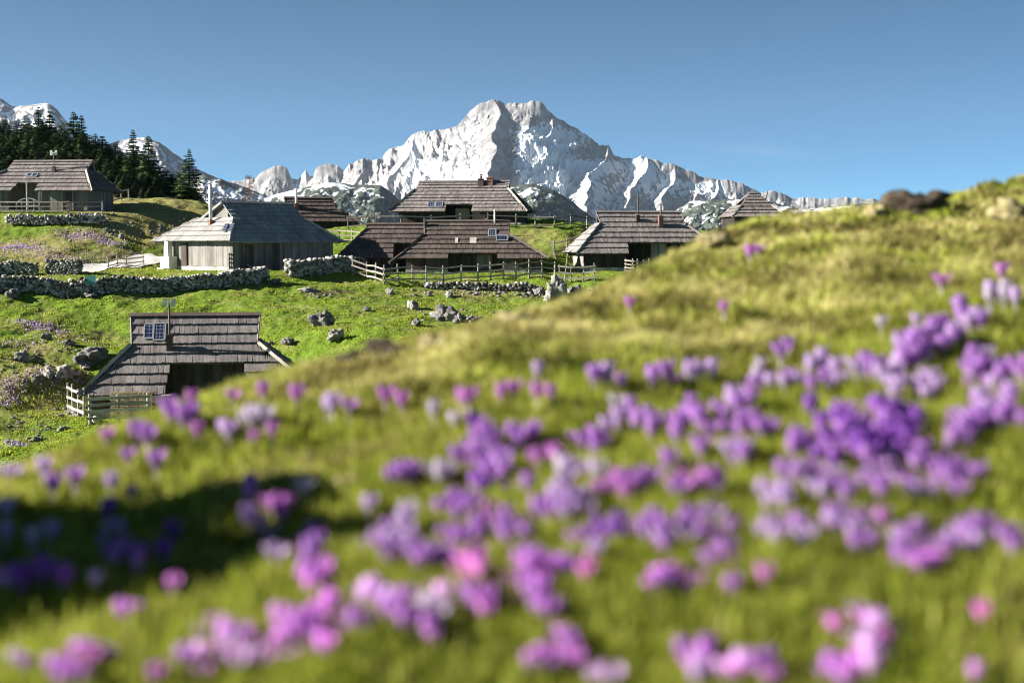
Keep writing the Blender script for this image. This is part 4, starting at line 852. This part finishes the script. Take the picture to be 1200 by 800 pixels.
def spruce(px, ptop, pbase, Y, var, label, group=None, wid=1.0, name='spruce_tree'):
    t, s = ray(px, pbase); x = float(t) * Y; z = gz(x, Y); ztop = float(ray(px, ptop)[1]) * Y; sc = max(.15, (ztop - z) / 7.0)
    R = thing(name, label, 'tree', (x, Y, z), random.random() * 6.28, group); R.scale = (sc * wid, sc * wid, sc)
    for o in SP[var]:
        if id(o) in used: o2 = o.copy(); C.objects.link(o2)
        else: o2 = o; used.add(id(o))
        o2.parent = R
    return R
big = [(222, 173, 138, 5, 1.14, 'broad spruce standing free at the right end of the wood'), (175, 157, 143, 2, 1.10, 'tall spruce, right one of the pair standing out mid wood'), (157, 150, 145, 0, 1.14, 'tall spruce, left one of the pair standing out mid wood'),
       (47, 123, 150, 3, 1.14, 'highest slender spruce above the far left hut, left of a twin top'), (60, 127, 150, 1, 1.06, 'slender spruce just right of the highest top above the far left hut'), (35, 138, 148, 4, 1.10, 'spruce left of the two highest tops above the far left hut'), (88, 128, 150, 2, 1.01, 'dark spruce rising near the middle of the left wood'), (97, 133, 151, 0, 1.14, 'dark spruce at the right shoulder of the left group'), (97, 151, 146, 4, 1.14, 'sunlit shorter spruce in front of the left group'), (122, 189, 135, 1, 0.70, 'small light green spruce beside the far left hut'), (76, 141, 147, 5, 0.70, 'spruce between the two groups of tops above the far left hut')]
for px, pt, Y, v, wd, lb in big: spruce(px, pt, 226, Y, v, lb, None, wd)
r = random.Random(9); line = [(-80, 134), (0, 140), (20, 140), (60, 143), (110, 154), (130, 162), (147, 168), (165, 176), (190, 188), (207, 198), (218, 208), (234, 218)]
k = 0
for row, (dy, Yb) in enumerate(((0, 158), (10, 148), (22, 140), (36, 134))):
    px = -70 + row * 3
    while px < 236 - row * 2:
        tp = np.interp(px, [a for a, _ in line], [b for _, b in line]) + dy + r.uniform(-1, 9)
        if tp < 232: spruce(px, tp, 226, Yb + r.uniform(-3, 3), k % 6, ('spruce in the dense dark wood behind the far left hut' if px < 120 else 'spruce in the dark lower wood sloping down toward the broad hut'), 'dense wood, upper part' if px < 120 else 'dense wood, lower part', r.uniform(1.5, 2.2))
        k += 1; px += r.uniform(6, 9)
for px, pt, pb, Y, lb in ((418, 250, 276, 128, 'small spruce right of the small dark hut, left of two'), (433, 252, 276, 127, 'small spruce right of the small dark hut, right of two')): spruce(px, pt, pb, Y, 2, lb, None, 1.0)
# bare reddish larch behind the broad hut, and bare birches at the wood edge
def bare_tree(px, ptop, pbase, Y, seed, label, w=.45):
    t, s = ray(px, pbase); x = float(t) * Y; z = gz(x, Y); h = float(ray(px, ptop)[1]) * Y - z; R = thing('larch_tree', label, 'tree', (x, Y, z)); r = random.Random(seed)
    mb = MB(); mb.tube((0, 0, -.5), (0, 0, h * .97), .10, .02, 7, .4); mb.build('trunk', MT['bark'], R); mb = MB()
    for i in range(90):
        f = r.uniform(.15, .98); a = r.random() * 6.28; L_ = h * w * .55 * (1 - f) ** .7 * r.uniform(.6, 1.1) + .12; p = Vector((0, 0, h * f)); q = p + Vector((math.cos(a) * L_, math.sin(a) * L_, L_ * r.uniform(-.1, .35))); mb.tube(p, q, .025, .008, 4, r.random())
        for j in range(7):
            u = p.lerp(q, r.uniform(.25, 1)); v = u + Vector((r.uniform(-1, 1), r.uniform(-1, 1), r.uniform(-.3, .7))) * .35; mb.tube(u, v, .012, .005, 3, r.random())
    mb.build('crown', MT['twigs'], R)
bare_tree(293, 205, 270, 150, 1, 'bare reddish larch behind the ridge of the broad hut', .5)
#bare_tree(108, 152, 226, 143, 2, 'bare brownish larch among the spruces at the upper wood edge', .6)
#bare_tree(166, 196, 232, 136, 3, 'bare grey larch low at the front edge of the wood', .7)

# ------------------------------------------------------------------ GRASS AND FLOWERS
m = M('meadow grass blades', .8, .15); t = m.attr('tone'); d = m.attr('dry')
g = m.ramp(t, [(0, (.06, .09, .006)), (.5, (.25, .31, .02)), (1, (.44, .49, .055))]); s = m.ramp(t, [(0, (.15, .12, .04)), (.5, (.38, .33, .105)), (1, (.60, .54, .24))])
c = m.mix(d, g, s); m.col(c); m.translucent(c, .5); MT['grass'] = m.m
def blades(name, X, Y, Z, H, Wd, lean, dry, tone, label, seed, parent_mat='grass'):
    r = np.random.RandomState(seed); n = len(X); a = r.rand(n) * 6.283; b = r.rand(n) * 6.283
    dx, dy = np.cos(a) * Wd / 2, np.sin(a) * Wd / 2; lx, ly = np.cos(b) * lean * H, np.sin(b) * lean * H; up = H * np.sqrt(np.maximum(.05, 1 - np.minimum(lean, .97) ** 2))
    V = np.empty((n, 5, 3)); V[:, 0] = np.stack([X - dx, Y - dy, Z - .01], 1); V[:, 1] = np.stack([X + dx, Y + dy, Z - .01], 1)
    V[:, 2] = np.stack([X + dx * .8 + lx * .4, Y + dy * .8 + ly * .4, Z + up * .62], 1); V[:, 3] = np.stack([X - dx * .8 + lx * .4, Y - dy * .8 + ly * .4, Z + up * .62], 1)
    V[:, 4] = np.stack([X + lx, Y + ly, Z + up], 1)
    i = np.arange(n)[:, None] * 5; tri = np.concatenate([i + np.array([[0, 1, 2]]), i + np.array([[0, 2, 3]]), i + np.array([[3, 2, 4]])], 1).reshape(-1, 3)
    o = np_mesh(name, V.reshape(-1, 3), tri, MT[parent_mat], {'tone': ('FACE', np.repeat(np.clip(tone, 0, 1), 3)), 'dry': ('FACE', np.repeat(np.clip(dry, 0, 1), 3))}, False, 3)
    return tag(o, label, 'grass', kind='stuff')
# short matted turf on the near slope
r = np.random.RandomState(21); n = 460000
D_ = .75 * (6.8 / .75) ** (r.rand(n) ** .85); T_ = np.where(r.rand(n) < .74, r.uniform(-.46, .46, n), r.uniform(-1.2, 1.5, n)); X = T_ * D_; Y = D_ * 1.0
keep = Y < dridge(np.clip(T_, -.62, .66)) * 1.35 + .3; X, Y, D_, T_ = X[keep], Y[keep], D_[keep], T_[keep]; n = len(X); Z = znear(X, Y)
patch = .60 + .5 * pn(X * .9, Y * .9, 31) + .6 * pn(X * 3.1, Y * 3.1, 33) + .5 * pn(X * 7, Y * 7, 35) + .22 * sstep(2.2, 3.4, Y) - .12 * sstep(2.3, 1.5, Y)
dry = np.clip(patch + r.normal(0, .28, n), 0, 1); H = r.uniform(.008, .024, n) * (1 + .5 * (pn(X * 2.6, Y * 2.6, 21) > .1)) * (1 + .05 * np.maximum(Y - 2, 0)); Wd = r.uniform(.003, .0065, n) * (1 + .25 * np.maximum(Y - 1.5, 0))
blades('turf_grass', X, Y, Z, H, Wd, r.uniform(.3, .98, n), dry, r.normal(.5, .2, n) + .65 * pn(X * 4.5, Y * 4.5, 36) + .35 * pn(X * 11, Y * 11, 37), 'short matted yellow green turf on the foreground slope', 22)
# tussocks on the distant alp
n = 230000; Yt = 55 * (124 / 55.) ** r.rand(n); T_ = r.uniform(-.42, .16, n); X = T_ * Yt; Y = Yt
bad = np.zeros(n, bool)
for (cx, cy, rx, ry, zz) in PADS: bad |= (((X - cx) / (rx * .95)) ** 2 + ((Y - cy - 1.2) / (ry * 1.05)) ** 2 < .7)
ctrp = np.array([[c_.x, c_.y] for c_ in cs])
for a_, b_ in zip(ctrp, ctrp[1:]):
    dv = b_ - a_; u = np.clip(((X - a_[0]) * dv[0] + (Y - a_[1]) * dv[1]) / (dv @ dv), 0, 1); bad |= np.hypot(X - a_[0] - u * dv[0], Y - a_[1] - u * dv[1]) < 1.1
X, Y, T_ = X[~bad], Y[~bad], T_[~bad]; Z = zmeadow(X, Y); px_ = 600 + T_ * F; py_ = 290 - Z / Y * F; n = len(X)
kd = meadow_dirt(px_, py_, X, Y) < r.uniform(.3, .75, n); X, Y, Z, T_, px_, py_ = X[kd], Y[kd], Z[kd], T_[kd], px_[kd], py_[kd]; n = len(X)
md = meadow_dry(px_, py_, X, Y); lush = np.clip(.55 + .9 * pn(X * .5, Y * .5, 63) + .5 * pn(X * 1.6, Y * 1.6, 64), .15, 1.5)
blades('meadow_grass', X, Y, Z, r.uniform(.05, .17, n) * lush, r.uniform(.03, .07, n), r.uniform(.1, .9, n), np.clip((md - .2) * 1.15 + r.normal(0, .18, n), 0, 1), r.normal(.5, .25, n) + .25 * pn(X * .9, Y * .9, 65), 'tufted green grass over the distant alp meadow', 23)
# far crocus carpets
m = M('distant crocus petals', .7, .2); t = m.attr('tone'); c = m.ramp(t, [(0, (.28, .17, .38)), (1, (.55, .42, .58))]); m.col(c); m.translucent(c, .3); MT['farcroc'] = m.m
P_ = []
for (cx, cy, rx, ry, Y0, k) in ((95, 277, 34, 2.5, 110, 360), (132, 285, 20, 2, 110, 160), (22, 290, 32, 3.5, 107, 420), (60, 300, 60, 3, 106, 160), (75, 296, 90, 8, 108, 260), (50, 384, 28, 2.5, 82, 150), (30, 377, 24, 2, 83, 70), (12, 452, 16, 7, 72, 130), (10, 470, 11, 6, 69, 90), (45, 440, 18, 5, 74, 60), (20, 403, 25, 4, 79, 70), (20, 521, 10, 2, 61, 40), (50, 405, 60, 30, 78, 70)):
    t0, s0 = ray(cx, cy); qs = gp(cx, cy, Y0); sx = qs.y / F
    slope_ = 6.0
    P_.append(np.stack([qs.x + r.normal(0, rx * sx * .55, k), qs.y + r.normal(0, ry * sx * .5 * slope_, k)], 1))
P_ = np.concatenate(P_); n = len(P_)
blades('crocus_carpet', P_[:, 0], P_[:, 1], zmeadow(P_[:, 0], P_[:, 1]) + .03, r.uniform(.06, .12, n), r.uniform(.05, .10, n), r.uniform(.1, .6, n), r.rand(n), r.rand(n), 'purple crocus carpets spread on the distant slope at left', 24, 'farcroc')['category'] = 'flowers'

# crocuses of the foreground, one by one
def mat_petal(name, lo, mid, hi):
    m = M(name, .55, .25); t = m.attr('tone'); oi = m.n('ShaderNodeObjectInfo'); c = m.ramp(t, [(0, lo), (.45, mid), (1, hi)])
    hs = m.n('ShaderNodeHueSaturation'); m.l(c, hs.inputs['Color']); m.l(m.math('ADD', m.math('MULTIPLY', oi.outputs['Random'], .05), .475), hs.inputs['Hue']); m.l(m.math('ADD', m.math('MULTIPLY', oi.outputs['Random'], .5), .75), hs.inputs['Value'])
    m.col(hs.outputs[0]); m.translucent(hs.outputs[0], .55); return m.m
PET = {'d': mat_petal('deep purple petals', (.58, .33, .64), (.46, .15, .60), (.38, .09, .55)), 'v': mat_petal('violet petals', (.82, .66, .80), (.68, .34, .73), (.58, .22, .68)),
       'm': mat_petal('magenta petals', (.80, .58, .72), (.72, .32, .66), (.62, .20, .60)), 'l': mat_petal('lilac petals', (.86, .78, .85), (.77, .56, .82), (.70, .44, .77)), 'p': mat_petal('pale petals', (.86, .82, .83), (.78, .67, .79), (.72, .58, .74))}
m = M('pale crocus tube', .6, .2); m.translucent((.7, .66, .6), .3); MT['tube'] = m.col((.62, .58, .50))
m = M('crocus leaf', .6, .2); m.translucent((.10, .22, .03), .3); MT['leaf'] = m.col((.07, .16, .025))
m = M('crocus stamen', .6, .2); MT['stamen'] = m.col((.75, .30, .03))
def bloom_mesh(openness, seed):
    r = random.Random(seed); v, f, t = [], [], []; rows = [(0, .05, .14), (.25, .55, .55), (.5, .95, .9), (.75, 1.0, .85), (.92, .85, .5), (1.0, .8, .08)]
    for k in range(6):
        a = k * math.pi / 3 + (.1 if k % 2 else 0) + r.uniform(-.08, .08); inner = k % 2; hgt = .046 * r.uniform(.92, 1.06) * (.94 if inner else 1); op = openness * (.85 if inner else 1) * r.uniform(.85, 1.15); base = len(v)
        for (u, prof, wd) in rows:
            rad = .0115 * prof * (1 if u < .5 else 1) + op * .016 * u ** 2.2; z = hgt * u - op * .006 * u ** 3
            for s in (-1, -.4, .4, 1):
                w = wd * .0105 * s; cup = .0035 * (1 - s * s) * u; x = rad + cup - .002 * abs(s); v.append((x * math.cos(a) - w * math.sin(a), x * math.sin(a) + w * math.cos(a), z)); 
        for i in range(len(rows) - 1):
            for j in range(3): q = base + i * 4 + j; f.append((q, q + 1, q + 5, q + 4)); t.append(min(1, rows[i][0] * 1.2))
    return v, f, t
BM = {}
for c_ in PET:
    for k in range(4):
        v, f, t = bloom_mesh((.05, .3, .55, 1.0)[k], k); me_o = mesh_obj('bloom', v, f, PET[c_], None, {'tone': ('FACE', t)}, True); BM[c_, k] = me_o.data; bpy.data.objects.remove(me_o)
mb = MB(); mb.tube((0, 0, -.02), (0, 0, .034), .0022, .003, 6); _o = mb.build('stem', MT['tube'], None, True); STEM = _o.data; bpy.data.objects.remove(_o)
mb = MB(); mb.tube((0, 0, .0), (0, 0, .027), .0016, .0022, 5); _o = mb.build('stamen', MT['stamen']); STAM = _o.data; bpy.data.objects.remove(_o)
LEAF = []
for k in range(3):
    mb = MB(); rr = random.Random(k)
    a = rr.random() * 6.28; d = Vector((math.cos(a), math.sin(a), 0)); s_ = Vector((-d.y, d.x, 0)) * .0022; prev = None; LL = rr.uniform(.06, .09)
    for i in range(5):
        u = i / 4; q = d * (.004 + .045 * u * u) + Vector((0, 0, LL * u - .02 * u * u - .008))
        w_ = s_ * (1 - .8 * u * u)
        if prev: mb.poly([prev[0], prev[1], q + w_, q - w_], .5)
        prev = (q - w_, q + w_)
    _o = mb.build('leaf', MT['leaf']); LEAF.append(_o.data); bpy.data.objects.remove(_o)
CN = {'d': 'deep purple', 'v': 'violet', 'm': 'magenta', 'l': 'lilac', 'p': 'whitish'}
FL = [  # cx, cy, rx, ry, n, colours
 # sparse ones high on the turf
 (884,293,7,2,2,'m'),(848,361,3,2,1,'m'),(738,355,2,2,1,'m'),(1103,330,3,2,1,'m'),(1174,317,2,2,1,'m'),(1168,344,12,4,3,'lp'),(1190,350,3,3,1,'l'),(1033,377,2,2,1,'p'),(630,435,2,2,1,'l'),(637,460,8,4,2,'m'),
 # upper row
 (706,438,10,5,3,'lv'),(727,446,5,3,1,'v'),(777,440,14,5,3,'v'),(820,436,14,5,3,'l'),(920,408,10,4,2,'v'),(887,438,8,5,2,'p'),(956,422,8,8,3,'l'),(935,446,50,5,8,'lv'),(980,434,8,5,2,'l'),(1020,432,22,8,5,'lv'),(1060,412,24,12,8,'vl'),(1100,392,28,14,10,'vl'),(1136,370,14,9,5,'vl'),(1070,453,26,8,6,'l'),(1154,428,20,10,6,'vl'),(1188,436,14,9,4,'v'),(1160,470,24,14,9,'vl'),(1136,495,24,7,5,'v'),(1185,490,14,8,3,'v'),
 (950,476,4,3,1,'d'),(828,488,22,12,6,'v'),(884,500,14,10,5,'v'),(866,530,14,8,4,'vl'),(812,527,10,5,2,'v'),(740,492,26,9,6,'vl'),(780,500,16,9,5,'v'),(722,470,6,3,1,'p'),(547,466,10,3,2,'m'),(578,463,9,3,2,'m'),(602,457,3,2,1,'m'),(462,467,9,4,2,'m'),(508,482,3,3,1,'p'),(532,492,7,5,2,'p'),(557,495,3,3,1,'d'),(410,477,3,2,1,'v'),(388,474,8,3,2,'l'),
 # dark dense clump
 (1010,494,34,14,14,'dv'),(1050,500,26,12,10,'d'),(985,520,26,14,9,'dv'),(1030,530,30,10,8,'d'),(1060,552,40,18,14,'vl'),(1120,560,24,14,8,'v'),(975,568,20,12,6,'vl'),(926,556,16,8,4,'vl'),(908,584,20,9,5,'l'),(920,626,26,10,6,'vl'),(836,614,26,10,5,'vl'),(842,650,16,9,4,'v'),(818,566,22,10,6,'vm'),(785,535,8,5,2,'v'),(986,614,24,10,6,'vl'),(1034,614,4,3,1,'m'),(1095,628,38,12,10,'vl'),(1160,632,34,12,8,'vl'),(1080,655,26,7,5,'v'),
 # middle clump
 (670,517,5,4,1,'v'),(615,512,14,8,3,'v'),(570,520,18,9,5,'v'),(550,534,14,7,3,'v'),(585,540,18,8,4,'vl'),(640,535,12,6,3,'m'),(470,557,14,9,4,'v'),(515,555,10,7,3,'p'),(575,565,20,9,5,'vd'),(615,566,8,5,2,'v'),(680,552,26,7,5,'pl'),(745,565,20,8,5,'vm'),(720,576,14,5,3,'m'),(793,565,8,5,2,'m'),(430,596,7,5,2,'l'),(485,600,9,7,2,'p'),(534,594,16,9,5,'vd'),(575,606,9,6,2,'m'),(602,620,13,8,4,'v'),(640,600,12,7,3,'v'),(672,588,20,12,6,'l'),(716,620,16,10,4,'d'),(760,618,12,8,3,'v'),(782,630,20,12,5,'vl'),(774,682,14,10,4,'v'),
 (455,632,26,14,7,'vl'),(490,648,26,14,7,'vl'),(550,664,18,12,5,'m'),(620,658,14,7,3,'v'),(648,668,13,8,3,'vm'),(692,667,5,6,2,'m'),(566,706,16,9,4,'vm'),(622,692,22,12,5,'v'),(650,714,9,6,2,'v'),(430,700,18,10,4,'l'),(470,712,18,12,5,'vl'),(500,704,16,14,5,'lp'),(488,745,18,8,4,'v'),(415,727,18,9,4,'v'),(672,760,18,9,4,'v'),(640,780,14,8,3,'v'),(710,794,9,5,2,'l'),
 (806,684,9,6,2,'v'),(860,684,7,5,1,'v'),(899,684,4,3,1,'m'),(968,734,7,5,2,'m'),(1028,738,18,12,5,'lm'),(1022,768,14,8,3,'l'),(1151,719,4,4,1,'m'),(818,773,18,9,4,'v'),(890,782,13,7,3,'v'),(1136,791,5,4,1,'v'),(845,790,26,8,4,'vl'),(985,792,20,7,3,'v'),(250,776,34,9,5,'vl'),(80,792,16,6,3,'v'),(1010,640,14,6,3,'v'),(700,520,16,6,3,'v'),(940,520,14,8,4,'v'),(860,470,20,6,4,'lv'),(1120,520,16,8,3,'v'),(540,630,20,8,4,'v'),(690,640,16,8,3,'lv'),
 # left, sunlit strip above the shadow
 (224,469,4,3,1,'m'),(273,465,3,2,1,'m'),(308,458,3,2,1,'m'),(347,462,3,2,1,'m'),(298,486,14,6,3,'p'),(319,506,4,3,1,'m'),(298,515,3,2,1,'m'),(259,502,8,3,2,'l'),(231,504,4,3,1,'m'),(205,486,20,6,4,'v'),(166,505,7,9,3,'v'),(125,510,3,3,1,'m'),(150,536,3,3,1,'v'),(183,539,4,4,1,'v'),(51,548,4,3,1,'l'),(10,553,8,5,2,'l'),(88,560,6,5,1,'v'),(62,568,5,3,1,'v'),
 # in the shadow
 (155,578,5,4,1,'v'),(127,598,5,5,1,'d'),(136,616,7,6,2,'l'),(120,635,4,3,1,'l'),(148,648,16,9,4,'v'),(208,622,8,5,2,'d'),(192,647,3,3,1,'d'),(298,576,7,7,2,'v'),(356,572,4,4,1,'p'),(39,636,5,4,1,'p'),(60,626,5,4,1,'l'),(7,626,4,6,1,'l'),(7,594,4,4,1,'l'),(50,676,22,7,3,'d'),(10,684,9,9,2,'v'),(111,682,4,3,1,'l'),(130,566,4,4,1,'l'),
 # lower left, below the shadow
 (201,690,5,4,1,'m'),(146,720,8,4,2,'v'),(109,769,15,6,3,'vm'),(35,781,9,6,2,'lv'),(217,771,6,5,1,'v'),(185,794,9,4,1,'m'),(270,750,30,12,6,'vl'),(310,762,28,12,6,'vl'),(345,735,24,14,6,'v'),(385,720,16,10,3,'v'),(370,762,16,9,3,'v'),(300,612,9,5,2,'l'),(328,598,10,7,3,'m'),(319,642,9,6,2,'lp'),(361,643,11,8,3,'v'),(368,674,14,8,4,'v'),(388,707,5,5,1,'v')]
def region(px, py):
    if py < 400 and px < 1120 and not (1040 < px and py > 365): return 'sparse on the bare turf high on the slope'
    if px < 400 and py < 560: return 'on the sunlit strip above the dark shadow at left'
    if px < 230 and py < 690 or (px < 260 and py < 630) or (280 < px < 375 and 565 < py < 586): return 'inside the dark shadow at left'
    if px < 400: return 'in the tufts below the shadow at lower left'
    if py > 720: return 'along the bottom edge right of the middle'if px > 580 else 'along the bottom edge left of the middle'
    if px > 930 and 470 <= py < 600 and px < 1090: return 'in the densest dark clump at right'
    if px > 860 and py < 470: return 'in the diagonal band rising to the right edge'
    if px > 1090: return 'near the right edge below the rising band'
    if px > 700: return 'in the scattered clumps right of the middle' if py > 540 else 'in the upper row right of the middle'
    if py < 500: return 'in the thin upper row at the middle'
    return 'in the loose middle clump' if py < 620 else 'in the lower middle clump'
r = random.Random(77); cand = []
for (cx, cy, rx, ry, nn, cols) in FL:
    for i in range(nn if nn < 3 else int(nn * 2.2 + .5)):
        px, py = (cx, cy) if nn == 1 else (cx + r.uniform(-1, 1) * rx * 1.15, cy + r.triangular(-1, 1) * ry * 1.75)
        cand.append((px, py, r.choice(cols)))
SOLO = {}
print('crocus count', len(cand)); FCX = []
step_ = len(cand) / 298.0; keepset = set(range(len(cand)))
if len(cand) > 298:
    big_ = sorted(range(len(cand)), key=lambda i: -cand[i][1]); keepset = set(big_[:298])
extra = []
for i, (px, py, c_) in enumerate(cand):
    sc = r.uniform(.58, .84); hh = .057 * sc; x, y = near_point(px, py, hh); sc *= min(1.12, max(.74, (y / 2.35) ** .5)); hh = .057 * sc; x, y = near_point(px, py, hh); z = float(znear(x, y)); k = r.choice((0, 0, 1, 1, 2, 3))
    FCX.append((x, y))
    if i not in keepset: extra.append((x, y, z, sc, c_, k)); continue
    reg = region(px, py); R = thing('crocus', '%s crocus %s of the foreground' % (CN[c_], reg) if 'foreground' not in reg else '', 'crocus', (x, y, z), r.random() * 6.28, '%s crocuses %s' % (CN[c_], reg)); R.scale = (sc,) * 3
    R.rotation_euler.x = r.uniform(-.18, .18); R.rotation_euler.y = r.uniform(-.12, .2)
    for nm, me, zz in (('stem', STEM, 0), ('bloom', BM[c_, k], .034), ('stamen', STAM, .036), ('leaf', LEAF[i % 3], 0), ('leaf', LEAF[(i + 1) % 3], 0)):
        o = bpy.data.objects.new(nm, me); C.objects.link(o); o.parent = R; o.location = (0, 0, zz)
        if nm == 'leaf': o.rotation_euler.z = r.random() * 6.28
if extra:
    vs, fs, mi, n = [], [], [], 0; keys = list(PET)
    me = bpy.data.meshes.new('crocus_clump'); tones = []
    for (x, y, z, sc, c_, k) in extra:
        v = np.empty(len(BM[c_, k].vertices) * 3); BM[c_, k].vertices.foreach_get('co', v); v = v.reshape(-1, 3) * sc + np.array([x, y, z + .034 * sc]); vs.append(v)
        for p in BM[c_, k].polygons: fs.append(tuple(n + q for q in p.vertices)); mi.append(keys.index(c_))
        tones += [d_.value for d_ in BM[c_, k].attributes['tone'].data]; n += len(v)
        v = np.empty(len(STEM.vertices) * 3); STEM.vertices.foreach_get('co', v); v = v.reshape(-1, 3) * sc + np.array([x, y, z]); vs.append(v)
        for p in STEM.polygons: fs.append(tuple(n + q for q in p.vertices)); mi.append(len(keys)); tones.append(.5)
        n += len(v)
    me.from_pydata([tuple(q) for q in np.concatenate(vs)], [], fs)
    for k_ in keys: me.materials.append(PET[k_])
    me.materials.append(MT['tube']); me.polygons.foreach_set('material_index', mi); a_ = me.attributes.new('tone', 'FLOAT', 'FACE'); a_.data.foreach_set('value', np.array(tones, np.float32))
    me.polygons.foreach_set('use_smooth', [True] * len(fs)); me.update(); o = bpy.data.objects.new('crocus_clump', me); C.objects.link(o); tag(o, 'further purple crocuses scattered across the upper part of the foreground slope', 'flowers', kind='stuff')
# taller green blades around the crocuses
r = np.random.RandomState(31); fx = np.repeat(np.array(FCX), 110, 0); fx = fx + r.normal(0, .06, fx.shape); n = len(fx)
blades('crocus_grass', fx[:, 0], fx[:, 1], znear(fx[:, 0], fx[:, 1]), r.uniform(.02, .05, n), r.uniform(.003, .0055, n), r.uniform(.1, .85, n), np.clip(r.normal(.2, .25, n), 0, 1), r.normal(.5, .22, n), 'fresh green grass between the crocuses', 32)

# stones of the near slope
def nstone(px, py, w, h, d, mt, label, seed, name='stone', sink=.0, rough=.3):
    x, y = near_point(px, py, 0); s = y / F; x, y = near_point(px, py, h * s * .33); return boulder(Vector((x, y, float(znear(x, y)) - sink)), w * s, h * s, d * s, seed, label, mt, 4, rough, name, None, 'stone')
nstone(1082, 237, 84, 36, 45, 'rock_brown', 'dark brown stone sitting on the crest of the flowery slope', 51)
nstone(1048, 243, 44, 26, 40, 'rock_brown', 'dark mossy stone joined to the left of the brown crest stone', 56)
nstone(1028, 248, 30, 22, 30, 'rock_tan', 'small tan stone left of the dark crest stones', 52)
nstone(1192, 246, 70, 34, 50, 'rock_tan', 'big straw coloured stone on the crest at the right edge', 53)
nstone(252, 655, 40, 34, 40, 'rock_tan', 'pale stone poking from the turf below the dark shadow', 54)
nstone(405, 570, 50, 40, 45, 'rock_tan', 'straw coloured stone at the right tip of the dark shadow', 55)
nstone(455, 413, 110, 34, 40, 'rock_brown', 'long brown earthy ledge on the crest above the grassy slope', 57, 'earth_ledge')
nstone(512, 403, 44, 26, 40, 'rock_tan', 'brownish tan stone right of the long brown ledge', 58)
nstone(600, 375, 40, 18, 40, 'rock_tan', 'flat tan stone on the crest right of the brownish one', 59)
nstone(835, 280, 40, 18, 40, 'rock_tan', 'straw tussock stone on the crest below the pointed roof', 60)
# mossy boulder just outside the picture at left; its shadow lies across the slope
q = Vector((-1.34, 1.87, 0)); q.z = float(znear(q.x, q.y)); boulder(q, .6, .90, .72, 67, 'mossy boulder left of the flowery slope casting the dark shadow', 'rock_tan', 4, .25)
q = Vector((-1.25, 1.68, 0)); q.z = float(znear(q.x, q.y)); boulder(q, .6, .76, .56, 61, 'lower mossy boulder nearer the viewer, added out of view to widen the dark shadow', 'rock_tan', 4, .25)  # second rock, unseen, added to widen the shadow on the slope

# ------------------------------------------------------------------ the mountain air
hm = bpy.data.materials.new('thin air'); hm.use_nodes = True; hn = hm.node_tree
for nd in list(hn.nodes):
    if nd.type != 'OUTPUT_MATERIAL': hn.nodes.remove(nd)
pv_ = hn.nodes.new('ShaderNodeVolumePrincipled'); pv_.inputs['Color'].default_value = (.74, .84, 1.0, 1); pv_.inputs['Density'].default_value = 1.8e-5; pv_.inputs['Anisotropy'].default_value = .2
hn.links.new(pv_.outputs[0], hn.nodes['Material Output'].inputs['Volume'])
mb = MB(); mb.box(-8600, 8600, -200, 7800, -520, 760); hz_ = mb.build('haze', hm); hz_['kind'] = 'stuff'; hz_['label'] = 'thin blue mountain air over the valley'; hz_['category'] = 'haze'
